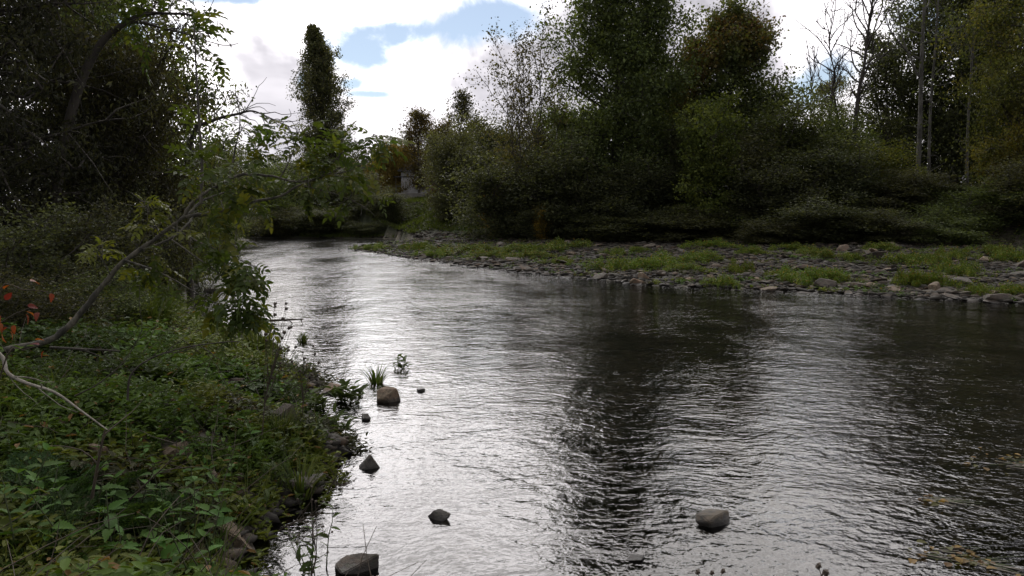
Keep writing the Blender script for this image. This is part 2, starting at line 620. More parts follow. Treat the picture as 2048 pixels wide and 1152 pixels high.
M = {
    'leaf': leaf_material('tree_leaf', 0.44),
    'leaf_near': leaf_material('near_leaf', 0.42, 0.5, 0.2),
    'herb': leaf_material('herb_leaf', 0.32, 0.6, 0.10),
    'bark': bark_material('dark_bark', (0.022, 0.018, 0.014), (0.055, 0.047, 0.036)),
    'pale_bark': bark_material('pale_bark', (0.04, 0.038, 0.032), (0.12, 0.114, 0.098), 4.0),
    'ash_bark': bark_material('ash_bark', (0.025, 0.024, 0.018), (0.11, 0.10, 0.075), 14.0),
    'bleached': bark_material('bleached_wood', (0.14, 0.125, 0.10), (0.26, 0.24, 0.20), 9.0),
    'stem': plain_material('dry_stem', (0.03, 0.022, 0.014), (0.06, 0.045, 0.028), 12),
    'green_stem': plain_material('green_stem', (0.04, 0.05, 0.018), (0.06, 0.075, 0.03), 12),
    'stone': stone_material('river_stone', (0.026, 0.022, 0.017), (0.08, 0.067, 0.05), (0.115, 0.075, 0.048)),
    'dark_stone': stone_material('dark_stone', (0.03, 0.028, 0.023), (0.09, 0.082, 0.066), (0.10, 0.075, 0.045)),
    'tan_stone': stone_material('tan_stone', (0.075, 0.056, 0.036), (0.19, 0.145, 0.092), (0.20, 0.125, 0.08)),
    'ground': ground_material(),
    'water': water_material(),
}


# ------------------------------------------------------------------ ground and water
def build_ground():
    def axis(lo, hi, c, k, n):
        a, b = math.asinh((lo - c) / k), math.asinh((hi - c) / k)
        return c + k * np.sinh(np.linspace(a, b, n))
    xs, ys = axis(-600, 600, -1.0, 9, 430), axis(-120, 1200, 9, 10, 430)
    X, Y = np.meshgrid(xs, ys)
    Z = HZ(X, Y)
    ins, dl, dr, df, db = fields(X, Y)
    inbar = inside(X, Y, BAR)
    col = np.zeros((X.size, 3))
    col[:, 0] = (inbar * np.clip(db / 2.0, 0, 1)).ravel()
    col[:, 0] = np.maximum(col[:, 0], (np.clip(1 - dl / 0.7, 0, 1) * 0.6 * ~ins).ravel())
    col[:, 1] = (ins & (Z < 0)).ravel()
    lawn = (~ins) & (df < np.minimum(dl, dr)) & (~inbar)
    lawn = lawn | ((Y > 52) & (X < 4) & (X > -16) & ~ins & ~inbar)
    col[:, 2] = (lawn * np.clip(np.maximum(df, db) / 1.0, 0, 1)).ravel()
    ny, nx = X.shape
    i, j = np.meshgrid(np.arange(ny - 1), np.arange(nx - 1), indexing='ij')
    F = np.stack([i * nx + j, i * nx + j + 1, (i + 1) * nx + j + 1, (i + 1) * nx + j], -1).reshape(-1, 4)
    me = poly_mesh('ground', np.stack([X.ravel(), Y.ravel(), Z.ravel()], -1), F, M['ground'], col, smooth=True)
    tag(obj('ground', me), kind='structure')
    bm = bmesh.new()
    bmesh.ops.create_grid(bm, x_segments=1, y_segments=1, size=1)
    me = bpy.data.meshes.new('river_water')
    bm.to_mesh(me)
    bm.free()
    me.transform(Matrix.Diagonal((130, 75, 1, 1)))
    me.materials.append(M['water'])
    o = tag(obj('river_water', me, loc=(0, 45, 0)), kind='structure')


build_ground()


# ------------------------------------------------------------------ trees
def grow(start, d, L, n, rng, wob=0.15, up=0.1):
    pts = [np.array(start, float)]
    d = unit(np.array(d, float))
    for _ in range(n - 1):
        d = unit(d + rng.normal(0, wob, 3) + np.array([0, 0, up]))
        pts.append(pts[-1] + d * (L / (n - 1)))
    return np.array(pts)


def at(pts, s):
    u = s * (len(pts) - 1)
    i = min(int(u), len(pts) - 2)
    return pts[i] + (pts[i + 1] - pts[i]) * (u - i), unit(pts[i + 1] - pts[i])


def pick_cols(rng, n, pal, jit=0.18):
    pal = np.asarray(pal, float)
    w = rng.random(n) * (len(pal) - 1)
    i = np.minimum(w.astype(int), len(pal) - 2)
    f = (w - i)[:, None]
    c = pal[i] * (1 - f) + pal[i + 1] * f
    return c * (1 + rng.normal(0, jit, (n, 1))).clip(0.5, 1.7)


def clump_leaves(rng, centers, k, sigma, size, ratio, pal, droop=0.2, shape=KITE, tintfn=None, flat=0.5):
    centers = np.asarray(centers)
    n = len(centers) * k
    c = np.repeat(centers, k, 0)
    sg = np.asarray(sigma) * np.array([1, 1, 0.75])
    pos = c + rng.normal(0, 1, (n, 3)) * sg
    d = rng.normal(0, 1, (n, 3)) + np.array([0, 0, -droop * 2])
    nrm = rng.normal(0, 1, (n, 3)) * (1 - flat) + np.array([0, 0, flat])
    L = size * rng.uniform(0.6, 1.3, n) * np.repeat(rng.uniform(0.7, 1.35, len(centers)), k)
    base = np.repeat(pick_cols(rng, len(centers), pal, 0.24), k, 0)
    col = base * (1 + rng.normal(0, 0.16, (n, 1))).clip(0.5, 1.6)
    if tintfn is not None:
        col = tintfn(rng, pos, col)
    return leaf_arrays(pos, d, nrm, L, L * ratio, col, shape)


def dome(t):            # a full, rounded crown
    return np.sqrt(np.clip(1 - (2 * t - 1) ** 2, 0, 1)) * 0.75 + 0.25 * (1 - t)


def oval_up(t):
    return np.clip(np.sin(np.pi * np.clip(t, 0, 1) ** 0.8), 0, 1) ** 0.7


def tree_meshes(seed, H, Rad, prof=dome, t0=0.15, n_limbs=45, n_sub=8, n_cl=4, k=24, sigma=0.4, leaf=0.14, ratio=0.6, pal=None, trunk_r=0.2,
                elev=(5, 45), up=0.06, lean=(0, 0), bark='bark', droop=0.2, tintfn=None, leafmat='leaf', stems=1, flat=0.5, twig_r=0.012, wob=0.16,
                sub_up=0.05, name='tree', bare=0.0, limb_r=0.3, rj=(0.7, 1.15), twob=0.012):
    rng = np.random.default_rng(seed)
    tb = Tubes()
    cents = []
    trunks = []
    for s in range(stems):
        off = np.array([0, 0, 0.]) if stems == 1 else np.array([*rng.normal(0, 0.12 * Rad, 2), 0])
        n = 14
        t = np.linspace(0, 1, n)
        wobx, woby = np.cumsum(rng.normal(0, twob * H, (2, n)), 1) * (t ** 0.7)
        hs = H * (1 if s == 0 else rng.uniform(0.65, 0.97))
        spread = 0 if stems == 1 else 0.35 * Rad
        a = rng.uniform(0, 6.28)
        pts = np.stack([off[0] + lean[0] * t ** 1.3 + wobx + spread * math.cos(a) * t, off[1] + lean[1] * t ** 1.3 + woby + spread * math.sin(a) * t, hs * t], -1)
        pts[0, 2] = -0.3
        tb.add(pts, trunk_r / math.sqrt(stems) * (1 - 0.93 * t) * np.where(t < 0.06, 1.25, 1), 8)
        trunks.append(pts)
    for i in range(n_limbs):
        f = (i + rng.random()) / n_limbs
        t = t0 + (0.985 - t0) * f
        tr = trunks[i % stems]
        st, _ = at(tr, t)
        az = i * 2.39996 + rng.normal(0, 0.4)
        r = Rad * max(prof((t - t0) / (1 - t0)), 0.05) * rng.uniform(*rj)
        e = R(elev[0] + (elev[1] - elev[0]) * f + rng.normal(0, 7))
        L = r / max(math.cos(e), 0.25)
        L = min(L, 1.6 * r + 1.0)
        limb = grow(st, (math.cos(az) * math.cos(e), math.sin(az) * math.cos(e), math.sin(e)), L, 7, rng, wob, up)
        r0 = trunk_r * limb_r * (1 - 0.75 * t) + 0.012
        tb.add(limb, np.linspace(r0, twig_r, 7), 5)
        cents.append(limb[-1])
        for j in range(n_sub):
            s = rng.uniform(0.2, 1.0)
            p, tg = at(limb, s)
            L2 = L * rng.uniform(0.18, 0.5) * (1.15 - 0.6 * s) + 0.25
            sub = grow(p, tg * 0.7 + rng.normal(0, 0.65, 3), L2, 5, rng, 0.2, sub_up)
            tb.add(sub, np.linspace(max(r0 * 0.4, twig_r), twig_r * 0.5, 5), 3)
            for q in np.linspace(0.35, 1.0, n_cl):
                if rng.random() >= bare:
                    cents.append(at(sub, q)[0])
    tm = tb.mesh(name + '_trunk', M[bark])
    cm = None
    if k > 0:
        cm = poly_mesh(name + '_crown', *clump_part(rng, cents, k, sigma, leaf, ratio, pal, droop, tintfn, flat, leafmat))
    return tm, cm


def clump_part(rng, cents, k, sigma, leaf, ratio, pal, droop, tintfn, flat, leafmat):
    V, F, C = clump_leaves(rng, cents, k, sigma, leaf, ratio, pal, droop, KITE, tintfn, flat)
    return V, F, M[leafmat], C


def place_tree(name, label, cat, px, D, meshes, group=None, rz=0.0, scale=1.0, X=None, dz=0.0):
    x = P(px, HORIZON, D)[0] if X is None else X
    e = empty(name, (x, D, hz(x, D) - 0.05 + dz), rz)
    e.scale = (scale,) * 3 if np.isscalar(scale) else scale
    tag(e, label, cat, group)
    tm, cm = meshes
    obj('trunk', tm, e)
    if cm:
        obj('crown', cm, e)
    return e


def hgt(px, py, D):
    x = P(px, HORIZON, D)[0]
    return P(px, py, D)[2] - hz(x, D)


DARK = [(0.036, 0.042, 0.024), (0.058, 0.068, 0.034), (0.09, 0.10, 0.046)]
MID = [(0.046, 0.06, 0.026), (0.075, 0.098, 0.034), (0.11, 0.135, 0.045)]
YEL = [(0.06, 0.085, 0.02), (0.11, 0.13, 0.03), (0.17, 0.155, 0.03)]
BRN = [(0.05, 0.045, 0.02), (0.085, 0.06, 0.025), (0.10, 0.09, 0.03)]


def autumn(rng, pos, col):
    zt = pos[:, 2]
    m = fbm(pos[:, 0] + 40, pos[:, 2] + 0.7 * pos[:, 1], 0.35, 3, 5)
    lim = np.clip((zt - 6.5) / 4.5, 0, 1) * 0.6 + np.clip((-pos[:, 0] - 1.6) / 2.0, 0, 1) * 0.5
    w = np.clip((m + lim - 0.34) * 4, 0, 1)[:, None] * rng.uniform(0.0, 0.55, (len(col), 1))
    return col * (1 - w) + np.array([0.17, 0.062, 0.025]) * w


def yellowing(rng, pos, col):
    m = fbm(pos[:, 0] + 13, pos[:, 2] + 0.6 * pos[:, 1], 0.5, 3, 8)
    w = np.clip((m - 0.08) * 5, 0, 1)[:, None] * rng.uniform(0.0, 0.55, (len(col), 1))
    return col * (1 - w) + np.array([0.21, 0.15, 0.02]) * w


def build_right_trees():
    D = 51
    # the broad dark tree in the middle
    place_tree('broadleaf_tree', 'tallest broad dark green tree, its top cut off by the picture edge', 'tree', 1228, D,
               tree_meshes(1, hgt(1228, -130, D), 4.7, lambda t: (1 - np.clip(t, 0, 1) ** 3) ** 0.7, 0.08, 120, 9, 4, 21, 0.42, 0.18, 0.7, MID, 0.32, (0, 55), 0.08, twig_r=0.014))
    D = 50
    place_tree('slender_tree', 'thin open-crowned tree with fine upright branches left of the tallest tree', 'tree', 1068, D,
               tree_meshes(2, hgt(1068, 85, D), 2.9, oval_up, 0.25, 40, 8, 3, 7, 0.26, 0.14, 0.65, [(0.05, 0.05, 0.02), (0.07, 0.075, 0.025), (0.10, 0.085, 0.03)], 0.13,
                           (30, 70), 0.12, stems=4))
    D = 52
    place_tree('maple_tree', 'round-headed maple turning orange red at its top', 'tree', 1468, D,
               tree_meshes(3, hgt(1475, 55, D), 4.0, lambda t: (1 - np.clip(t, 0, 1) ** 2.2) ** 0.8, 0.2, 80, 9, 4, 17, 0.36, 0.17, 0.8, MID, 0.24, (5, 55), 0.07, tintfn=autumn))
    place_tree('young_tree', 'narrow dark treetop squeezed between the tallest tree and the orange maple', 'tree', 1382, 54,
               tree_meshes(4, hgt(1388, 85, 54), 1.2, oval_up, 0.2, 34, 7, 3, 14, 0.3, 0.16, 0.7, DARK, 0.12, (20, 60), 0.1))
    place_tree('young_tree', 'light yellow green young tree in front of the maple', 'tree', 1425, 45,
               tree_meshes(5, hgt(1425, 235, 45), 2.1, lambda t: 0.5 + 0.5 * dome(t), 0.05, 42, 8, 4, 13, 0.24, 0.15, 0.7, [(0.05, 0.07, 0.02), (0.08, 0.105, 0.026), (0.12, 0.14, 0.03)], 0.1, (0, 50), 0.06, rj=(0.35, 1.4), stems=2))
    place_tree('leafy_tree', 'dark leafy tree filling the gap between the tallest tree and maple', 'tree', 1345, 56,
               tree_meshes(13, hgt(1345, 215, 56), 2.5, dome, 0.08, 55, 8, 4, 15, 0.36, 0.17, 0.7, MID, 0.16, (5, 55), 0.07))
    # leafless trees against the pale sky
    D = 55
    place_tree('bare_tree', 'tall leafless tree with fine twigs against pale sky', 'tree', 1705, 50,
               tree_meshes(6, hgt(1700, -60, D), 2.4, oval_up, 0.38, 30, 9, 3, 0, pal=DARK, trunk_r=0.2, elev=(35, 70), up=0.08, twig_r=0.024, wob=0.2, limb_r=0.42))
    place_tree('bare_tree', 'smaller leafless tree leaning left beside the tall bare one', 'tree', 1690, 51,
               tree_meshes(61, hgt(1680, 70, 57), 2.0, oval_up, 0.45, 20, 7, 3, 0, pal=DARK, trunk_r=0.15, elev=(35, 65), up=0.06, twig_r=0.022, wob=0.2, lean=(-1.3, 0), limb_r=0.42))
    m = tree_meshes(7, hgt(1615, 118, 60), 1.0, oval_up, 0.45, 14, 5, 3, 0, pal=DARK, trunk_r=0.11, elev=(50, 75), up=0.06, twig_r=0.022, limb_r=0.45)
    place_tree('bare_sapling', 'left one of two small leafless saplings beside the maple', 'sapling', 1612, 60, m, 'bare saplings by the maple')
    place_tree('bare_sapling', 'right one of two small leafless saplings beside the maple', 'sapling', 1640, 60, m, 'bare saplings by the maple', 2.0, 0.95)
    place_tree('birch_tree', 'far yellowish weeping tree seen low between bare saplings', 'tree', 1662, 72,
               tree_meshes(8, hgt(1662, 165, 72), 2.2, dome, 0.15, 40, 7, 3, 12, 0.35, 0.17, 0.5, [(0.07, 0.075, 0.03), (0.13, 0.12, 0.045)], 0.14, (10, 40), -0.1, droop=0.8))
    place_tree('leafy_tree', 'sparse dark tree between the bare trees and tall pale trunk', 'tree', 1772, 56,
               tree_meshes(9, hgt(1778, 85, 56), 2.2, oval_up, 0.2, 50, 8, 3, 12, 0.34, 0.16, 0.65, DARK, 0.16, (15, 60), 0.08, stems=2))
    # tall pale trunks
    D = 48

    def pole_tree(label, pts, rad, limbs, seed, k=6):
        rng = np.random.default_rng(seed)
        base = pts[0]
        x, y = P(base[0], base[1], D)[:2]
        z0 = hz(x, y)
        e = empty('tall_tree', (x, y, z0))
        tag(e, label, 'tree')
        tb = Tubes()
        w = np.array([P(a, b, D) for a, b in pts]) - np.array([x, y, z0])
        w[0, 2] = -0.3
        tr = spline(w, 26)
        tb.add(tr, np.linspace(rad, rad * 0.45, 26), 9)
        cents = []
        for (s, dx, dz, L) in limbs:
            p, _ = at(tr, s)
            lb = grow(p, (dx, rng.normal(0, 0.4), dz), L, 9, rng, 0.17, 0.07)
            tb.add(lb, np.linspace(rad * 0.42, 0.018, 9), 6)
            for j in range(9):
                q, tg = at(lb, rng.uniform(0.25, 1))
                sb = grow(q, tg + rng.normal(0, 0.6, 3), rng.uniform(0.5, 1.6), 5, rng, 0.2, 0.05)
                tb.add(sb, np.linspace(0.03, 0.01, 5), 3)
                cents.append(sb[-1])
                cents.append(sb[2])
        for j in range(46):
            q, _ = at(tr, rng.uniform(0.12, 1))
            q = q + np.array([*rng.normal(0, rad * 1.3, 2), 0])
            if rng.random() < 0.5:
                sb = grow(q, (rng.normal(), rng.normal(), 0.5), rng.uniform(0.5, 1.5), 5, rng, 0.2, 0.05)
                tb.add(sb, np.linspace(0.025, 0.009, 5), 3)
                q = sb[-1]
            cents.append(q)
        obj('trunk', tb.mesh('pole_trunk', M['pale_bark']), e)
        V, F, C = clump_leaves(rng, cents, k, 0.28, 0.15, 0.7, MID, 0.2)
        obj('crown', poly_mesh('pole_crown', V, F, M['leaf'], C), e)

    pole_tree('tall pale grey trunk with a crooked dark limb leaning left', [(1838, 470), (1836, 360), (1840, 250), (1843, 130), (1848, 20), (1855, -150)], 0.165,
              [(0.55, -0.6, 0.9, 5.5), (0.62, -0.8, 0.35, 4), (0.72, -0.9, 0.3, 4.5), (0.68, 0.8, 0.3, 2.5), (0.8, 0.6, 0.6, 3), (0.9, -0.6, 0.6, 3), (0.95, 0.4, 0.8, 3)], 31)
    pole_tree('thinner pale trunk just right of the tall pale one', [(1860, 470), (1858, 330), (1862, 200), (1872, 80), (1880, -60)], 0.10,
              [(0.6, 0.8, 0.4, 2), (0.75, 0.7, 0.5, 2.4), (0.85, -0.5, 0.8, 2.4), (0.95, 0.5, 0.8, 2)], 32)
    pole_tree('slim pale trunk standing before the yellowish tree at right', [(1932, 480), (1934, 350), (1936, 250), (1942, 150), (1950, 20), (1956, -60)], 0.095,
              [(0.6, 0.8, 0.4, 2), (0.7, -0.7, 0.5, 1.6), (0.85, 0.5, 0.8, 2.4), (0.95, -0.3, 0.8, 2)], 33, 12)
    place_tree('ivy_clad_tree', 'dense blackish ivy-clad tree behind the pale trunks', 'tree', 1905, 55,
               tree_meshes(10, hgt(1905, -150, 55), 2.6, lambda t: 0.85 + 0.15 * dome(t), 0.03, 84, 8, 4, 16, 0.4, 0.17, 0.75, DARK, 0.3, (0, 35), 0.03))
    place_tree('ivy_clad_tree', 'dark narrow tree rising left of the tall pale trunk', 'tree', 1812, 57,
               tree_meshes(101, hgt(1812, -60, 57), 2.0, lambda t: 0.8 + 0.2 * dome(t), 0.1, 60, 7, 3, 15, 0.35, 0.16, 0.7, DARK, 0.2, (5, 45), 0.05))
    place_tree('leafy_tree', 'dark green leafy tree rising behind the slim pale trunk', 'tree', 1968, 54,
               tree_meshes(102, hgt(1968, -120, 54), 2.4, lambda t: 0.6 + 0.4 * dome(t), 0.06, 66, 8, 4, 14, 0.38, 0.17, 0.7, MID, 0.2, (0, 45), 0.05))
    place_tree('yellowing_tree', 'yellow green tree filling the right edge of the picture', 'tree', 2030, 42,
               tree_meshes(11, hgt(2030, -130, 42), 3.1, lambda t: 0.8 * dome(t) + 0.25, 0.06, 80, 9, 4, 17, 0.33, 0.13, 0.6, [(0.05, 0.065, 0.02), (0.085, 0.10, 0.028), (0.12, 0.12, 0.032)], 0.22,
                           (0, 50), 0.02, droop=0.5, tintfn=yellowing))
    place_tree('dark_tree', 'dark tree behind the yellow green one at the right edge', 'tree', 2130, 50,
               tree_meshes(12, 19, 4.2, dome, 0.05, 60, 8, 4, 16, 0.45, 0.18, 0.7, DARK, 0.3, (0, 45), 0.05))


BUSH = []


def build_bushes():
    pals = [DARK, [(0.045, 0.05, 0.028), (0.066, 0.072, 0.038), (0.095, 0.10, 0.05)], MID, YEL, BRN]
    for i in range(5):
        BUSH.append(tree_meshes(200 + i, 1.0 * 4.0, 2.0, dome, 0.03, 44, 8, 4, 15, 0.26, 0.125, 0.6, pals[i], 0.08, (5, 70), 0.05, stems=5, name='bush', flat=0.4, rj=(0.45, 1.5)))
    rows = [  # px, top py, D, half width px, kind, label
        (1010, 330, 50, 95, 0, 'rounded dark shrub below the thin open-crowned tree'),
        (930, 275, 62, 80, 1, 'tall grey green shrub right of the white house'),
        (1000, 300, 58, 70, 0, 'dark shrub between the grey green shrub and thin tree'),
        (1120, 300, 49, 100, 0, 'tall dark shrub at the left foot of the tallest tree'),
        (1200, 350, 47, 90, 0, 'blackish shrub below the tallest tree'),
        (1300, 330, 48, 90, 0, 'dark shrub at the right foot of the tallest tree'),
        (1355, 270, 50, 60, 1, 'dark upright shrub between the tallest tree and light young tree'),
        (1480, 290, 46, 85, 1, 'dark grey green shrub right of the light young tree'),
        (1590, 235, 47, 105, 2, 'large mid green shrub below the bare saplings'),
        (1560, 330, 43, 100, 0, 'low dark shrub in front of the large mid green shrub'),
        (1680, 300, 44, 95, 0, 'dark shrub left of the yellow leaved thicket'),
        (1665, 235, 50, 60, 2, 'green shrub under the leafless trees'),
        (1760, 290, 47, 75, 3, 'yellow green thicket left of the tall pale trunk'),
        (1800, 350, 43, 85, 1, 'grey green shrub at the foot of the tall pale trunk'),
        (1890, 370, 43, 80, 0, 'dark shrub between the pale trunks'),
        (1990, 370, 39, 90, 2, 'bushy undergrowth at the foot of the yellow green tree'),
        (2080, 330, 38, 100, 1, 'shrub cut by the right picture edge'),
        (1640, 410, 40, 120, 0, 'low dark bramble thicket in the middle of the far bank'),
        (1250, 430, 45, 110, 0, 'low bramble mound left of the light young tree'),
        (1420, 425, 43, 100, 1, 'low bramble mound under the light young tree'),
        (1770, 430, 39, 90, 1, 'low leafy mound right of the dark bramble thicket'),
        (1900, 430, 38, 85, 2, 'low green mound below the pale trunks'),
        (1530, 445, 40, 80, 1, 'flat bramble tangle behind the gravel bar'),
        (1340, 452, 44, 70, 1, 'flat grey bramble tangle at the back of the gravel bar'),
        (895, 300, 66, 45, 1, 'shrub just right of the white house wall'),
        (1085, 415, 48, 55, 0, 'low dark shrub beside the yellow leaved shrub'),
        (1160, 425, 47, 60, 0, 'low black shrub left of the bramble mound'),
        (600, 345, 80, 80, 2, 'large green shrub on the far left bank, left part'),
        (690, 350, 76, 70, 1, 'large dark shrub on the far left bank below the poplar'),
        (755, 390, 73, 45, 0, 'blackish shrub overhanging the far water left of the house'),
        (520, 340, 72, 60, 2, 'green shrub on the far left bank behind leaning branches'),
        (455, 330, 60, 60, 1, 'dark shrub at the bend on the left bank'),
        (775, 385, 71, 42, 0, 'round dark shrub at the foot of the far lawn, left of the porch'),
        (735, 445, 69, 40, 0, 'low dark shrub at the far water edge under the leaning branch tips'),
        (905, 400, 62, 42, 1, 'dark shrub at the right end of the far lawn'),
        (640, 420, 71, 70, 0, 'low dark shrub along the far water edge'),
        (560, 425, 70, 55, 1, 'low shrub behind the small far shingle spit'),
        (420, 400, 52, 50, 2, 'shrub over the left bank water edge in the middle distance'),
    ]
    for i, (px, top, D, hw, kd, lab) in enumerate(rows):
        x = P(px, HORIZON, D)[0]
        h = P(px, top, D)[2] - hz(x, D)
        w = hw * D / F_PX
        s = (w / 2.0, w / 2.0, h / 5.1)
        place_tree('shrub', lab, 'shrub', px, D, BUSH[kd], rz=i * 1.3, scale=s)
    # shrubs with yellow leaves near the bar
    ym = tree_meshes(260, 2.6, 1.2, dome, 0.05, 26, 6, 3, 10, 0.2, 0.13, 0.65, [(0.05, 0.06, 0.02), (0.22, 0.15, 0.02), (0.28, 0.17, 0.02)], 0.05, (10, 70), 0.05, stems=3)
    place_tree('yellow_shrub', 'yellow leaved shrub at the left end of the far bank', 'shrub', 1003, 52, ym, scale=(1, 1, 1.1))
    place_tree('yellow_shrub', 'small orange yellow sapling beside the gravel bar', 'shrub', 1082, 47, ym, rz=1, scale=(0.4, 0.4, 0.5))
    # a backdrop row of wood behind
    bk = [(1000, 255, 66), (1100, 240, 66), (1190, 230, 66), (1290, 225, 66), (1380, 250, 66), (1490, 240, 66), (1590, 270, 66), (1690, 262, 66), (1790, 230, 66), (1890, 210, 66), (1990, 200, 64), (2080, 200, 62)]
    beside = ['far behind the thin open-crowned tree', 'between the thin tree and the tallest tree', 'behind the left half of the tallest tree',
              'behind the right half of the tallest tree', 'behind the gap left of the maple', 'behind the maple', 'behind the bare saplings', 'behind the tall leafless tree',
              'behind the sparse dark tree', 'behind the tall pale trunks', 'behind the slim pale trunk', 'behind the right edge yellow tree']
    for i, (px, top, D) in enumerate(bk):
        x = P(px, HORIZON, D)[0]
        h = P(px, top, D)[2] - hz(x, D)
        place_tree('background_tree', 'dark background tree ' + beside[i], 'tree', px, D, BUSH[(0, 1)[i % 2]], 'dark wood behind the far bank', i * 2.1, (1.35, 1.2, h / 5.0))


def build_far():
    D = 98
    pm = tree_meshes(20, hgt(650, 56, D), 3.3, lambda t: np.clip(np.where(t < 0.42, 0.9 + 0.24 * t, 1.0 - np.clip((t - 0.42) / 0.55, 0, 1) ** 1.2 * 0.98), 0.02, 1), 0.03, 180, 8, 4, 9, 0.26, 0.2, 0.75,
                     [(0.045, 0.055, 0.028), (0.075, 0.085, 0.04), (0.12, 0.115, 0.05)], 0.4, (46, 66), 0.07, twig_r=0.02, wob=0.08, limb_r=0.25, lean=(-1.2, 0), rj=(0.8, 1.1), twob=0.003)
    place_tree('poplar_tree', 'tall columnar poplar standing alone against white clouds', 'tree', 655, D, pm, scale=(1, 1, 1))
    place_tree('slender_tree', 'brownish thin tree left in the far gap, half bare', 'tree', 838, 88,
               tree_meshes(21, hgt(838, 232, 88), 2.0, oval_up, 0.15, 34, 7, 3, 9, 0.35, 0.2, 0.65, BRN, 0.16, (15, 60), 0.1))
    place_tree('slender_tree', 'thin half bare tree with a naked leader right of the brownish one', 'tree', 942, 80,
               tree_meshes(22, hgt(940, 190, 80), 2.7, lambda t: oval_up(t) * (1 - 0.6 * t), 0.15, 40, 8, 3, 9, 0.36, 0.19, 0.65, [(0.035, 0.04, 0.018), (0.06, 0.06, 0.025)], 0.16, (20, 65), 0.1, stems=2))
    place_tree('small_tree', 'far brown tree between the house and half bare tree', 'tree', 885, 92,
               tree_meshes(23, hgt(885, 272, 92), 2.6, dome, 0.1, 40, 7, 3, 12, 0.4, 0.2, 0.65, BRN, 0.16, (10, 50), 0.08))
    place_tree('willow_tree', 'golden weeping willow behind the leaning branch tips', 'tree', 788, 92,
               tree_meshes(24, hgt(788, 300, 92), 2.4, dome, 0.2, 46, 9, 4, 16, 0.34, 0.24, 0.3, [(0.12, 0.10, 0.03), (0.20, 0.14, 0.035), (0.16, 0.13, 0.04)], 0.2, (40, 60), -0.22, droop=1.5, sub_up=-0.5))
    bk = [(700, 310, 'below and right of the poplar'), (600, 325, 'at the poplar foot'), (530, 335, 'left of the poplar'), (985, 285, 'right of the naked leader'), (760, 318, 'beside the golden willow'), (828, 300, 'behind the white house roof'), (880, 285, 'behind the brownish thin tree'), (935, 275, 'behind the half bare tree'), (450, 315, 'far down the left bank')]
    for i, (px, top, w) in enumerate(bk):
        h = hgt(px, top, 105)
        place_tree('background_tree', 'dark distant tree ' + w, 'tree', px, 105, BUSH[(1, 0, 2)[i % 3]], 'distant trees across the fields', i * 1.7, (1.9, 1.9, h / 5.0))


def box_mesh(name, sx, sy, sz, mat, bev=0.0):
    bm = bmesh.new()
    bmesh.ops.create_cube(bm, size=1)
    bmesh.ops.scale(bm, vec=(sx, sy, sz), verts=bm.verts)
    bmesh.ops.translate(bm, vec=(0, 0, sz / 2), verts=bm.verts)
    if bev:
        bmesh.ops.bevel(bm, geom=bm.edges, offset=bev, segments=1, affect='EDGES')
    me = bpy.data.meshes.new(name)
    bm.to_mesh(me)
    bm.free()
    me.materials.append(mat)
    return me


